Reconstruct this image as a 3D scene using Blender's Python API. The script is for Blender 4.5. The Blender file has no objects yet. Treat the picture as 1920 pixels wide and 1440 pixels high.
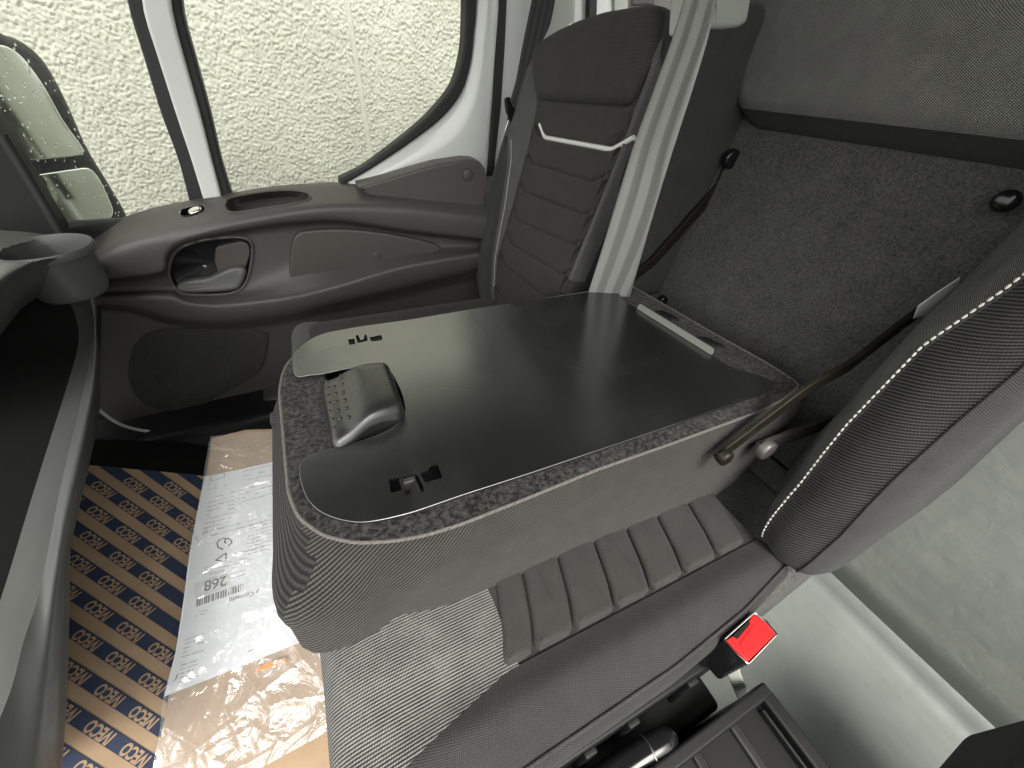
import bpy, bmesh, math, random
import numpy as np
from mathutils import Vector, Matrix
from mathutils.geometry import tessellate_polygon
random.seed(7); rng = np.random.default_rng(7)
SC = bpy.context.scene
DBG = False
# ------------------------------------------------------------------ camera
CAM = np.array([0.0, 0.0, 1.02]); YAW, PITCH, ROLL, FPX = 0.484866, 0.693576, 0.0716664, 728.146
def cam_basis():
    f = np.array([math.sin(YAW)*math.cos(PITCH), math.cos(YAW)*math.cos(PITCH), -math.sin(PITCH)])
    r = np.array([math.cos(YAW), -math.sin(YAW), 0.0]); u = np.cross(r, f)
    return math.cos(ROLL)*r+math.sin(ROLL)*u, -math.sin(ROLL)*r+math.cos(ROLL)*u, f
CR, CU, CF = cam_basis()
cd = bpy.data.cameras.new('camera'); cam = bpy.data.objects.new('camera', cd); SC.collection.objects.link(cam)
cam.matrix_world = Matrix(((CR[0], CU[0], -CF[0], CAM[0]), (CR[1], CU[1], -CF[1], CAM[1]), (CR[2], CU[2], -CF[2], CAM[2]), (0, 0, 0, 1)))
cd.sensor_width = 36; cd.lens = FPX/1920*36; cd.clip_start = 0.02; cd.clip_end = 500
SC.camera = cam
# ------------------------------------------------------------------ light
SUN_EL, SUN_AZ = math.radians(60), math.radians(188)
w = bpy.data.worlds.new('World'); SC.world = w; w.use_nodes = True
wn = w.node_tree; wn.nodes.clear()
sky = wn.nodes.new('ShaderNodeTexSky'); sky.sky_type = 'NISHITA'; sky.sun_disc = False
sky.sun_elevation = SUN_EL; sky.sun_rotation = SUN_AZ; sky.air_density = 1.0; sky.dust_density = 4.0; sky.ozone_density = 0.6
hs = wn.nodes.new('ShaderNodeHueSaturation'); hs.inputs['Saturation'].default_value = 0.06
bg = wn.nodes.new('ShaderNodeBackground'); bg.inputs['Strength'].default_value = 0.15
wo = wn.nodes.new('ShaderNodeOutputWorld')
wn.links.new(sky.outputs[0], hs.inputs['Color']); ti = wn.nodes.new('ShaderNodeMix'); ti.data_type = 'RGBA'; ti.blend_type = 'MULTIPLY'; ti.inputs[0].default_value = 1; ti.inputs[7].default_value = (1.0, .995, .95, 1)
wn.links.new(hs.outputs[0], ti.inputs[6]); wn.links.new(ti.outputs[2], bg.inputs['Color']); wn.links.new(bg.outputs[0], wo.inputs['Surface'])
sl = bpy.data.lights.new('sun', 'SUN'); sl.energy = 0.6; sl.angle = math.radians(30); sl.color = (1.0, 0.95, 0.84)
so = bpy.data.objects.new('sun', sl); SC.collection.objects.link(so)
sd = Vector((math.sin(SUN_AZ)*math.cos(SUN_EL), math.cos(SUN_AZ)*math.cos(SUN_EL), math.sin(SUN_EL)))
so.rotation_euler = sd.to_track_quat('Z', 'Y').to_euler()
SC.view_settings.view_transform = 'Standard'; SC.view_settings.look = 'None'
SC.view_settings.exposure = 1.7; SC.view_settings.gamma = 1.0
SC.render.engine = 'CYCLES'
SC.cycles.use_denoising = True; SC.cycles.max_bounces = 10; SC.cycles.diffuse_bounces = 6; SC.cycles.transparent_max_bounces = 12
SC.cycles.sample_clamp_indirect = 6; SC.cycles.caustics_reflective = False; SC.cycles.caustics_refractive = False
# ------------------------------------------------------------------ geometry helpers
def A(*a): return np.array(a, float)
def ray(px, py): return CF*FPX + CR*(px-960) - CU*(py-720)
def at(px, py, n, c):
    d = ray(px, py); n = np.array(n, float); return CAM + d*((c-n@CAM)/(n@d))
def X(px, py, x): return at(px, py, (1, 0, 0), x)
def Y(px, py, y): return at(px, py, (0, 1, 0), y)
def Z(px, py, z): return at(px, py, (0, 0, 1), z)
def PB(px, py, off=0.0):                                   # passenger backrest plane (leans back)
    return at(px, py, (1, 0, -0.22), 0.5-0.22*0.5-off)
def PW(px, py, off=0.0): return at(px, py, (1, 0, -0.26), 0.55-0.26*0.42-off)   # front of the right wing
PBN = A(-1, 0, .22)/np.linalg.norm(A(-1, 0, .22))
def project(P):
    P = np.atleast_2d(P)-CAM; z = P@CF
    return np.stack([960+FPX*(P@CR)/z, 720-FPX*(P@CU)/z], 1)
def inside(poly, pts):
    poly = np.array(poly, float); c = np.zeros(len(pts), bool); j = len(poly)-1
    for i in range(len(poly)):
        xi, yi = poly[i]; xj, yj = poly[j]
        m = ((yi > pts[:, 1]) != (yj > pts[:, 1])) & (pts[:, 0] < (xj-xi)*(pts[:, 1]-yi)/((yj-yi) if yj != yi else 1e-9)+xi)
        c ^= m; j = i
    return c
def spline(P, n, closed=False):                             # Catmull-Rom, evenly resampled to n points
    P = np.array(P, float)
    Q = np.vstack([P[-1:], P, P[:2]]) if closed else np.vstack([2*P[0]-P[1], P, 2*P[-1]-P[-2]])
    out = []
    for i in range(1, len(Q)-2):
        t = np.linspace(0, 1, 14, endpoint=False)[:, None]
        a, b, c, d = Q[i-1], Q[i], Q[i+1], Q[i+2]
        out.append(.5*(2*b+(c-a)*t+(2*a-5*b+4*c-d)*t**2+(3*b-a-3*c+d)*t**3))
    out = np.vstack(out+[P[:1] if closed else P[-1:]])
    L = np.r_[0, np.cumsum(np.linalg.norm(np.diff(out, axis=0), axis=1))]
    s = np.linspace(0, L[-1], n, endpoint=not closed)
    return np.stack([np.interp(s, L, out[:, k]) for k in range(out.shape[1])], 1)
def resample(P, n, closed=False):
    P = np.array(P, float)
    if closed: P = np.vstack([P, P[:1]])
    L = np.r_[0, np.cumsum(np.linalg.norm(np.diff(P, axis=0), axis=1))]
    s = np.linspace(0, L[-1], n, endpoint=not closed)
    return np.stack([np.interp(s, L, P[:, k]) for k in range(P.shape[1])], 1)
def rnd(P, r, n=5):                                         # round the corners of a closed polygon (any dimension)
    P = np.array(P, float); out = []; N = len(P)
    for i in range(N):
        a, b, c = P[i-1], P[i], P[(i+1) % N]
        ra = min(r, .45*np.linalg.norm(a-b)); rb = min(r, .45*np.linalg.norm(c-b))
        p, q = b+(a-b)/np.linalg.norm(a-b)*ra, b+(c-b)/np.linalg.norm(c-b)*rb
        for t in np.linspace(0, 1, n): out.append((1-t)**2*p+2*t*(1-t)*b+t*t*q)
    return np.array(out)
ORIG = {}
def tag(o, label=None, cat=None, group=None, kind=None):
    if label: o['label'] = label
    if cat: o['category'] = cat
    if group: o['group'] = group
    if kind: o['kind'] = kind
    return o
def thing(name, label, cat, loc=(0, 0, 0), group=None):
    o = bpy.data.objects.new(name, None); o.empty_display_size = .05; SC.collection.objects.link(o)
    o.location = loc; ORIG[o.name] = A(*loc); return tag(o, label, cat, group)
def obj(name, V, F, mat, parent=None, smooth=True, sharp=40, weld=False):
    V = np.array(V, float); root = A(0, 0, 0)
    if parent is not None: root = ORIG[parent.name]
    me = bpy.data.meshes.new(name); me.from_pydata([tuple(v-root) for v in V], [], [tuple(int(i) for i in f) for f in F])
    bm = bmesh.new(); bm.from_mesh(me)
    if weld: bmesh.ops.remove_doubles(bm, verts=bm.verts, dist=1e-5)
    bmesh.ops.recalc_face_normals(bm, faces=bm.faces)
    bm.to_mesh(me); bm.free()
    uv = me.uv_layers.new(name='UVMap')                     # box projection in metres
    nl = len(me.loops); co = np.empty(len(me.vertices)*3); me.vertices.foreach_get('co', co); co = co.reshape(-1, 3)+root
    lv = np.empty(nl, int); me.loops.foreach_get('vertex_index', lv)
    pn = np.empty(len(me.polygons)*3); me.polygons.foreach_get('normal', pn); pn = np.abs(pn.reshape(-1, 3))
    tot = np.empty(len(me.polygons), int); me.polygons.foreach_get('loop_total', tot)
    ax = np.repeat(np.argmax(pn, 1), tot); c = co[lv]
    u = np.where(ax == 0, c[:, 1], c[:, 0]); v = np.where(ax == 2, c[:, 1], c[:, 2])
    uv.data.foreach_set('uv', np.stack([u, v], 1).ravel())
    if smooth:
        me.shade_smooth()
        if sharp: me.set_sharp_from_angle(angle=math.radians(sharp))
    me.materials.append(mat)
    o = bpy.data.objects.new(name, me); SC.collection.objects.link(o)
    if parent is not None: o.parent = parent
    ORIG[o.name] = root
    return o
def setuv(o, UV):                                           # per-vertex uv (metres)
    me = o.data; lv = np.empty(len(me.loops), int); me.loops.foreach_get('vertex_index', lv)
    me.uv_layers[0].data.foreach_set('uv', np.array(UV, float)[lv].ravel())
def grid_faces(nu, nv, cu=False, cv=False):
    F = []
    for i in range(nu if cu else nu-1):
        for j in range(nv if cv else nv-1):
            F.append((i*nv+j, ((i+1) % nu)*nv+j, ((i+1) % nu)*nv+(j+1) % nv, i*nv+(j+1) % nv))
    return F
def arcuv(G):
    du = np.r_[np.zeros((1, G.shape[1])), np.cumsum(np.linalg.norm(np.diff(G, axis=0), axis=2), 0)]
    dv = np.c_[np.zeros(G.shape[0]), np.cumsum(np.linalg.norm(np.diff(G, axis=1), axis=2), 1)]
    return np.stack([du, dv], 2).reshape(-1, 2)
def sheet(name, G, mat, parent=None, thick=0.0, cut=None, uv=True, sharp=50):
    G = np.array(G, float); nu, nv = G.shape[:2]; F = grid_faces(nu, nv); V = G.reshape(-1, 3)
    if cut:
        c = project(np.array([V[list(f)].mean(0) for f in F])); k = np.zeros(len(F), bool)
        for poly in cut: k |= inside(poly, c)
        F = [f for f, q in zip(F, k) if not q]
    o = obj(name, V, F, mat, parent, sharp=sharp)
    if uv: setuv(o, arcuv(G))
    if thick:
        m = o.modifiers.new('solid', 'SOLIDIFY'); m.thickness = thick; m.offset = 0
    return o
def loft(name, rings, mat, parent=None, caps=True, sharp=45):
    n = len(rings[0]); V = np.vstack(rings); F = grid_faces(len(rings), n, False, True)
    if caps: F += [tuple(range(n))[::-1], tuple((len(rings)-1)*n+i for i in range(n))]
    return obj(name, V, F, mat, parent, sharp=sharp)
def tube(name, path, r, mat, parent=None, n=10, ry=None):
    P = np.array(path, float); T = np.gradient(P, axis=0); T /= np.linalg.norm(T, axis=1)[:, None]
    up = A(0, 0, 1) if abs(T[0][2]) < .9 else A(0, 1, 0); rings = []
    rr = r if hasattr(r, '__len__') else [r]*len(P)
    s = np.cross(T[0], up); s /= np.linalg.norm(s)
    for p, t, q in zip(P, T, rr):
        s = s-t*(s@t); s /= np.linalg.norm(s); b = np.cross(s, t)
        a = np.linspace(0, 2*math.pi, n, endpoint=False)
        rings.append(p+q*(np.cos(a)[:, None]*s+np.sin(a)[:, None]*b))
    return loft(name, rings, mat, parent)
def frame(n):
    n = np.array(n, float); n /= np.linalg.norm(n); a = np.cross(A(0, 0, 1), n)
    a = A(1, 0, 0) if np.linalg.norm(a) < 1e-3 else a/np.linalg.norm(a)
    return a, np.cross(n, a), n
def inset2(P, d):
    Q = np.roll(P, 1, 0); R = np.roll(P, -1, 0); e1 = P-Q; e2 = R-P
    e1 /= np.linalg.norm(e1, axis=1)[:, None]+1e-12; e2 /= np.linalg.norm(e2, axis=1)[:, None]+1e-12
    n = np.stack([-(e1+e2)[:, 1], (e1+e2)[:, 0]], 1); n /= np.linalg.norm(n, axis=1)[:, None]+1e-12
    c = np.clip((n*np.stack([-e1[:, 1], e1[:, 0]], 1)).sum(1), .5, 1)
    return P+n*(d/c)[:, None]
def pillow(name, poly, n, mat, parent=None, h=.01, depth=.01, r=None, steps=5, holes=None, bulge=0.0, flat_uv=True, sharp=50):
    """closed 3D outline on a plane with normal n: raised by h with a rounded rim of radius r, going down by depth"""
    a, b, n = frame(n); poly = np.array(poly, float); o0 = poly[0]; c0 = (poly-o0)@n
    P = np.stack([(poly-o0)@a, (poly-o0)@b], 1)
    area = .5*np.sum(P[:, 0]*np.roll(P[:, 1], -1)-np.roll(P[:, 0], -1)*P[:, 1])
    if area < 0: P = P[::-1]; c0 = c0[::-1]
    r = h if r is None else r; N = len(P); rings = [(P, c0-depth)]
    for k in range(steps+1):
        t = k/steps*math.pi/2; rings.append((inset2(P, r*(1-math.cos(t))) if k else P, c0+h-r+r*math.sin(t)))
    if h > 0 and r > 0: rings.append((inset2(P, r*1.15), c0+h))
    if bulge:
        cen = rings[-1][0].mean(0); base = rings[-1][0]
        for k in (.8, .55, .28): rings.append((cen+(base-cen)*k, c0+h+bulge*(1-k*k)))
    V = [o0+q[:, 0:1]*a+q[:, 1:2]*b+np.asarray(z).reshape(-1, 1)*n for q, z in rings]
    F = grid_faces(len(rings), N, False, True)
    top = (len(rings)-1)*N
    if holes is None:
        tri = tessellate_polygon([[Vector((x, y, 0)) for x, y in rings[-1][0]]])
        F += [tuple(top+i for i in t) for t in tri]; V = np.vstack(V)
    else:
        H = [np.stack([(np.array(hh)-o0)@a, (np.array(hh)-o0)@b], 1) for hh in holes]
        tri = tessellate_polygon([[Vector((x, y, 0)) for x, y in q] for q in [rings[-1][0]]+H])
        V = np.vstack(V); idx = list(range(top, top+N)); zt = c0.mean()+h
        for q in H:
            m = len(q); s = len(V); V = np.vstack([V, o0+q[:, 0:1]*a+q[:, 1:2]*b+zt*n, o0+q[:, 0:1]*a+q[:, 1:2]*b+(zt-h-depth)*n])
            idx += list(range(s, s+m)); F += [(s+i, s+(i+1) % m, s+m+(i+1) % m, s+m+i) for i in range(m)]
        F += [tuple(idx[i] for i in t) for t in tri]
    return obj(name, V, F, mat, parent, sharp=sharp)
def softbox(name, corners, r, mat, parent=None, n=14, fn=None, sharp=60):
    """rounded box warped to 8 corners: order (x0y0z0,x1y0z0,x0y1z0,x1y1z0,x0y0z1,...)"""
    C = np.array(corners, float).reshape(2, 2, 2, 3)        # [z][y][x]
    s = A(np.linalg.norm(C[:, :, 1]-C[:, :, 0], axis=2).mean(), np.linalg.norm(C[:, 1]-C[:, 0], axis=2).mean(), np.linalg.norm(C[1]-C[0], axis=2).mean())/2
    r = min(r, s.min()*.98); V = []; F = []
    for ax in range(3):
        for sg in (-1, 1):
            i1, i2 = (ax+1) % 3, (ax+2) % 3
            def ts(m):
                k = r/m; e = np.sin(np.linspace(-math.pi/2, math.pi/2, 2*n+1))
                mid = np.linspace(-1+k, 1-k, n); a1 = -1+k*np.linspace(0, 1, 6)[:-1]
                return np.r_[a1, mid, -a1[::-1]]
            T1, T2 = ts(s[i1]), ts(s[i2]); base = len(V)
            for t1 in T1:
                for t2 in T2:
                    p = np.zeros(3); p[ax] = sg; p[i1] = t1; p[i2] = t2; p = p*s
                    q = np.clip(p, -(s-r), s-r); d = p-q; l = np.linalg.norm(d); p = q+d/l*r if l > 0 else p
                    V.append(p/s)
            F += [tuple(base+k for k in f) for f in grid_faces(len(T1), len(T2))]
    V = np.array(V); t = (V+1)/2; x, y, z = t[:, 0:1], t[:, 1:2], t[:, 2:3]
    P = sum(C[k, j, i]*((x if i else 1-x)*(y if j else 1-y)*(z if k else 1-z)) for i in (0, 1) for j in (0, 1) for k in (0, 1))
    if fn: P = fn(P, V)
    return obj(name, P, F, mat, parent, sharp=sharp, weld=True)
def box(name, lo, hi, r, mat, parent=None, n=3, fn=None):
    (x0, y0, z0), (x1, y1, z1) = lo, hi
    return softbox(name, [(x, y, z) for z in (z0, z1) for y in (y0, y1) for x in (x0, x1)], r, mat, parent, n, fn)
def disc(name, c, n, r, h, mat, parent=None, seg=28, bev=.3):
    a, b, n = frame(n); t = np.linspace(0, 2*math.pi, seg, endpoint=False)
    R = [c+rr*(np.cos(t)[:, None]*a+np.sin(t)[:, None]*b)+z*n for rr, z in ((r, 0), (r, h*(1-bev)), (r-h*bev*.4, h*(1-bev*.3)), (r-h*bev, h))]
    return loft(name, R, mat, parent)
def ring(name, path, w, mat, parent=None, n=8):             # closed tube
    P = np.array(path, float); T = np.roll(P, -1, 0)-np.roll(P, 1, 0); T /= np.linalg.norm(T, axis=1)[:, None]
    cen = P.mean(0); nn = np.cross(P[0]-cen, P[len(P)//4]-cen); nn /= np.linalg.norm(nn); R = []
    for p, t in zip(P, T):
        s = np.cross(t, nn); s /= np.linalg.norm(s); a = np.linspace(0, 2*math.pi, n, endpoint=False)
        R.append(p+w*(np.cos(a)[:, None]*s+np.sin(a)[:, None]*nn))
    return obj(name, np.vstack(R), grid_faces(len(P), n, True, True), mat, parent)
def ribbon(name, path, width_dir, w, thick, mat, parent=None):
    P = np.array(path, float); d = np.array(width_dir, float)
    d = np.tile(d/np.linalg.norm(d), (len(P), 1)) if d.ndim == 1 else d/np.linalg.norm(d, axis=1)[:, None]
    G = np.stack([P+d*s for s in np.linspace(-w/2, w/2, 9)], 1)
    return sheet(name, G, mat, parent, thick)
# ------------------------------------------------------------------ material helpers
class MT:
    def __init__(s, name, base=(.1, .1, .1), rough=.6, metal=0.0, spec=.5, **kw):
        s.m = bpy.data.materials.new(name); s.m.use_nodes = True; s.t = s.m.node_tree
        s.p = s.t.nodes['Principled BSDF']; s.p.inputs['Base Color'].default_value = (*base, 1)
        s.p.inputs['Roughness'].default_value = rough; s.p.inputs['Metallic'].default_value = metal
        s.p.inputs['Specular IOR Level'].default_value = spec
        for k, v in kw.items(): s.p.inputs[k.replace('_', ' ')].default_value = v
        s._uv = None
    def n(s, typ, **kw):
        x = s.t.nodes.new('ShaderNode'+typ)
        for k, v in kw.items(): setattr(x, k, v)
        return x
    def l(s, a, b): s.t.links.new(a, b)
    def uv(s):
        if s._uv is None: s._uv = s.n('TexCoord')
        return s._uv.outputs['UV']
    def oc(s): s.uv(); return s._uv.outputs['Object']
    def noise(s, scale, detail=4, rough=.55, vec=None, dist=0):
        x = s.n('TexNoise'); x.inputs['Scale'].default_value = scale; x.inputs['Detail'].default_value = detail
        x.inputs['Roughness'].default_value = rough; x.inputs['Distortion'].default_value = dist
        s.l(vec or s.oc(), x.inputs['Vector']); return x.outputs['Fac']
    def math(s, op, a, b=None, c=None):
        x = s.n('Math', operation=op)
        for i, v in enumerate((a, b, c)):
            if v is None: continue
            if isinstance(v, (int, float)): x.inputs[i].default_value = v
            else: s.l(v, x.inputs[i])
        return x.outputs[0]
    def remap(s, v, a, b, c, d):
        x = s.n('MapRange'); s.l(v, x.inputs[0])
        for i, q in enumerate((a, b, c, d)): x.inputs[i+1].default_value = q
        return x.outputs[0]
    def mix(s, f, a, b):
        x = s.n('Mix', data_type='RGBA')
        if isinstance(f, (int, float)): x.inputs[0].default_value = f
        else: s.l(f, x.inputs[0])
        for i, v in ((6, a), (7, b)):
            if isinstance(v, tuple): x.inputs[i].default_value = (*v, 1)
            else: s.l(v, x.inputs[i])
        return x.outputs[2]
    def col(s, c): s.l(c, s.p.inputs['Base Color'])
    def rough(s, c): s.l(c, s.p.inputs['Roughness'])
    def bump(s, h, strength=.3, dist=.001):
        x = s.n('Bump'); x.inputs['Strength'].default_value = strength; x.inputs['Distance'].default_value = dist
        s.l(h, x.inputs['Height']); s.l(x.outputs[0], s.p.inputs['Normal'])
    def rotuv(s, ang):                                       # rotated uv -> two sockets
        x = s.n('VectorRotate', rotation_type='Z_AXIS'); x.inputs['Angle'].default_value = ang; s.l(s.uv(), x.inputs['Vector'])
        q = s.n('SeparateXYZ'); s.l(x.outputs[0], q.inputs[0]); return q.outputs[0], q.outputs[1]
    def sin(s, v, period): return s.math('SINE', s.math('MULTIPLY', v, 2*math.pi/period))
def plastic(name, c, rough=.5, grain=.15, gs=900, spec=.5, dust=.0):
    m = MT(name, c, rough, spec=spec); g = m.noise(gs, 2); m.bump(g, grain, .0006)
    b = m.noise(9, 5); m.rough(m.remap(b, .3, .7, rough-.06, rough+.08))
    if dust: m.col(m.mix(m.remap(m.noise(14, 6, .65), .5, .85, 0, dust), c, (.25, .24, .22)))
    return m.m
def fabric(name, c1, c2, period=.0028, ang=0.0, bump=.5, kind='weave', rough=.9):
    m = MT(name, c1, rough, spec=.2, Sheen_Weight=.07, Sheen_Roughness=.5); u, v = m.rotuv(ang)
    if kind == 'weave':
        h = m.math('MULTIPLY', m.sin(u, period), m.sin(v, period)); f = m.remap(h, -.3, .6, 0, 1)
    elif kind == 'dots':                                     # light thread dots on a dark ground, offset rows
        a = m.sin(m.math('ADD', u, m.math('MULTIPLY', v, .5)), period); b = m.sin(m.math('SUBTRACT', u, m.math('MULTIPLY', v, .5)), period)
        h = m.math('MULTIPLY', a, b); f = m.remap(h, .05, .5, 0, 1)
    else:                                                    # diagonal rib
        h = m.sin(u, period); k = m.sin(v, period*.7); f = m.remap(m.math('MULTIPLY_ADD', k, .35, h), -.5, .9, 0, 1)
    big = m.remap(m.noise(26, 6, .6), .3, .7, -.12, .12); f = m.math('ADD', f, big)
    fuzz = m.remap(m.noise(1400, 2), .3, .7, -.25, .25); f = m.math('ADD', f, fuzz)
    m.col(m.mix(m.math('MAXIMUM', m.math('MINIMUM', f, 1.0), 0.0), c1, c2)); m.bump(h, bump, .0006)
    return m.m
M = {}
M['door'] = plastic('door_plastic', (.080, .076, .072), .42, .2)
M['trim'] = plastic('trim_plastic', (.092, .083, .077), .42, .2)
M['dash'] = plastic('dash_plastic', (.085, .088, .084), .38, .12)
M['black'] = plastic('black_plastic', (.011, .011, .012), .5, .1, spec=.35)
M['shelf_shade'] = MT('shelf_shade_black', (.008, .008, .008), .9, spec=.1).m  # blackened to paint the shade inside the dash shelf
M['gloss'] = MT('gloss_black', (.01, .01, .011), .15).m
M['rim'] = plastic('rim_plastic', (.09, .093, .088), .36, .06)
M['seam'] = fabric('seam_cord', (.10, .09, .085), (.26, .24, .22), .003, .6, .4)
M['wet'] = plastic('wet_black', (.035, .036, .036), .3, 1.2, 120, spec=.7)
M['lip'] = plastic('lip_plastic', (.22, .23, .21), .35, .05)
M['lever'] = plastic('lever_plastic', (.13, .13, .128), .36, .05)
M['rubber'] = plastic('rubber_seal', (.018, .018, .018), .6, .1)
M['dark'] = fabric('dark_weave', (.018, .018, .018), (.062, .061, .059), .0032, .3, .5)
M['pad'] = fabric('pad_weave', (.026, .025, .024), (.082, .078, .074), .0026, .785, .4)
M['side'] = fabric('side_weave', (.026, .026, .0262), (.080, .079, .078), .0030, .2, .5)
M['mesh'] = fabric('mesh_fabric', (.014, .014, .014), (.42, .42, .40), .0036, 0, .6, 'dots')
M['meshf'] = fabric('mesh_fabric_fine', (.06, .06, .058), (.20, .195, .185), .0026, .3, .5, 'dots')
M['twill'] = fabric('wing_twill', (.014, .014, .014), (.070, .069, .067), .0042, .5, .7, 'rib')
M['rib'] = fabric('ribbed_twill', (.014, .013, .012), (.098, .089, .083), .0037, -.78, .8, 'rib')
M['ribh'] = fabric('ribbed_twill_flat', (.013, .013, .013), (.046, .044, .043), .0056, 1.57, 1.0, 'rib')
M['bolster'] = fabric('bolster_weave', (.07, .07, .064), (.30, .30, .272), .0034, .1, .6)
def felt():
    m = MT('felt', (.04, .038, .036), 1.0, spec=.08, Sheen_Weight=.12, Sheen_Roughness=.6)
    a = m.noise(150, 4, .75); b = m.noise(40, 6, .6); f = m.math('ADD', m.remap(a, .38, .68, -.1, .9), m.remap(b, .3, .7, -.2, .25))
    m.col(m.mix(f, (.006, .006, .006), (.085, .08, .075))); m.bump(a, .8, .002); return m.m
M['felt'] = felt()
def carpet():
    m = MT('needle_felt', (.04, .04, .038), 1.0, spec=.08, Sheen_Weight=.12)
    a = m.noise(240, 6, .85); b = m.noise(18, 6, .7, dist=.8); f = m.math('ADD', m.remap(a, .35, .7, 0, .7), m.remap(b, .3, .7, -.08, .08))
    m.col(m.mix(f, (.034, .034, .033), (.22, .217, .205))); m.bump(a, .8, .002); return m.m
M['carpet'] = carpet()
def traymat():
    m = MT('tray_paint', (.010, .0105, .011), .26, IOR=2.8)
    sm = m.noise(6, 2, .4, dist=.9); fine = m.noise(60, 4, .6, dist=.5)
    k = m.remap(sm, .5, .8, 0, 1); m.col(m.mix(m.math('MULTIPLY', k, .05), (.010, .0105, .011), (.09, .09, .09)))
    m.rough(m.remap(k, 0, 1, .24, .36))
    return m.m
M['tray'] = traymat()
M['latch'] = plastic('latch_plastic', (.022, .022, .021), .30, .06, spec=.9)
M['steel'] = MT('steel', (.35, .34, .33), .32, 1.0).m
M['chrome'] = MT('chrome', (.75, .75, .74), .12, 1.0).m
def barmat():
    m = MT('bar_metal', (.034, .029, .021), .5, .6); b = m.noise(60, 4); m.rough(m.remap(b, .3, .7, .34, .5)); return m.m
M['bar'] = barmat()
M['link'] = MT('link_metal', (.16, .15, .145), .45, .6).m
M['white'] = MT('white_paint', (.78, .80, .77), .22, Coat_Weight=.5, Coat_Roughness=.08).m
M['grey'] = plastic('light_grey_trim', (.42, .44, .40), .45, .05)
M['stripe'] = MT('white_piping', (.85, .85, .82), .5).m
M['thread'] = MT('light_thread', (.62, .61, .57), .8).m
M['red'] = MT('red_plastic', (.80, .018, .020), .4).m
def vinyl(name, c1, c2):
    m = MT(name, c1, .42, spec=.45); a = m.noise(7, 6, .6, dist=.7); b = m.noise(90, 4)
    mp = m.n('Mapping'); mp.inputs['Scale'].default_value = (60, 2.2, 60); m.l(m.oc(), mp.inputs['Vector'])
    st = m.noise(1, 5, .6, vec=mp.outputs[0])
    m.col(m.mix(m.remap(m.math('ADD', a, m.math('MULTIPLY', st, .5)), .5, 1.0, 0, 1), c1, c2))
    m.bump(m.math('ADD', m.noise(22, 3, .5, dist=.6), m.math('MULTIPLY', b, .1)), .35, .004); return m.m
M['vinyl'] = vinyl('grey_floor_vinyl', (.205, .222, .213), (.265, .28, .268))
M['vinyl2'] = vinyl('grey_wall_vinyl', (.30, .315, .295), (.385, .40, .37))  # warmer than the floor vinyl, and lightened to put its brighter light in
M['card'] = MT('cardboard', (.42, .27, .155), .85).m
def cardmat():
    m = MT('cardboard', (.335, .238, .152), .85, spec=.2); a = m.noise(14, 6, .6); b = m.noise(300, 3)
    m.col(m.mix(m.remap(a, .3, .7, 0, 1), (.29, .205, .132), (.375, .268, .178))); m.bump(b, .15, .0005); return m.m
M['card'] = cardmat()
M['navy'] = MT('navy_print', (.012, .022, .055), .7).m
M['ink'] = MT('grey_ink', (.13, .13, .14), .7).m
M['inkl'] = MT('pale_ink', (.38, .38, .40), .7).m
M['paper'] = MT('white_paper', (.60, .625, .66), .75).m
M['patch'] = MT('grey_label_patch', (.50, .53, .52), .7).m
M['orange'] = MT('orange_tape', (.78, .22, .07), .6).m
def film():
    m = MT('clear_film', (1, 1, 1), .08); t = m.n('BsdfTransparent'); g = m.n('BsdfGlossy'); g.inputs['Roughness'].default_value = .12
    fr = m.n('LayerWeight'); fr.inputs['Blend'].default_value = .18
    b = m.n('Bump'); b.inputs['Strength'].default_value = .7; b.inputs['Distance'].default_value = .006
    m.l(m.noise(26, 3, .5, dist=1.5), b.inputs['Height']); m.l(b.outputs[0], g.inputs['Normal']); m.l(b.outputs[0], fr.inputs['Normal'])
    d = m.n('BsdfDiffuse'); d.inputs['Color'].default_value = (.85, .85, .85, 1)
    x0 = m.n('MixShader'); x0.inputs[0].default_value = .14; m.l(t.outputs[0], x0.inputs[1]); m.l(d.outputs[0], x0.inputs[2])
    x = m.n('MixShader'); m.l(m.math('MINIMUM', m.math('ADD', fr.outputs['Fresnel'], .08), .75), x.inputs[0]); m.l(x0.outputs[0], x.inputs[1]); m.l(g.outputs[0], x.inputs[2])
    m.l(x.outputs[0], m.t.nodes['Material Output'].inputs['Surface']); return m.m
M['film'] = film()
def glass(tint):
    m = MT('window_glass'); t = m.n('BsdfTransparent'); t.inputs['Color'].default_value = (*tint, 1); g = m.n('BsdfGlossy'); g.inputs['Roughness'].default_value = .0
    x = m.n('MixShader'); fr = m.n('Fresnel'); fr.inputs['IOR'].default_value = 1.45
    m.l(fr.outputs[0], x.inputs[0]); m.l(t.outputs[0], x.inputs[1]); m.l(g.outputs[0], x.inputs[2])
    m.l(x.outputs[0], m.t.nodes['Material Output'].inputs['Surface']); return m.m
M['glass'] = glass((.93, .96, .92))
M['drop'] = MT('water_drop', (1, 1, 1), .02, IOR=1.33, Transmission_Weight=1.0).m
M['mirror'] = MT('mirror_glass', (.90, .93, .86), .06, 1.0).m
def concrete():
    m = MT('pale_concrete', (.5, .5, .44), .9, spec=.2); a = m.noise(3, 5); b = m.noise(45, 5)
    m.col(m.mix(m.math('ADD', m.remap(a, .3, .7, 0, .5), m.remap(b, .3, .7, 0, .5)), (.42, .42, .365), (.55, .55, .485))); m.bump(b, .3, .003); return m.m
M['concrete'] = concrete()
M['asphalt'] = plastic('asphalt', (.06, .06, .06), .85, .6, 200)
M['grille'] = fabric('grille', (.03, .03, .03), (.085, .083, .08), .004, .785, .6)
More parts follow.
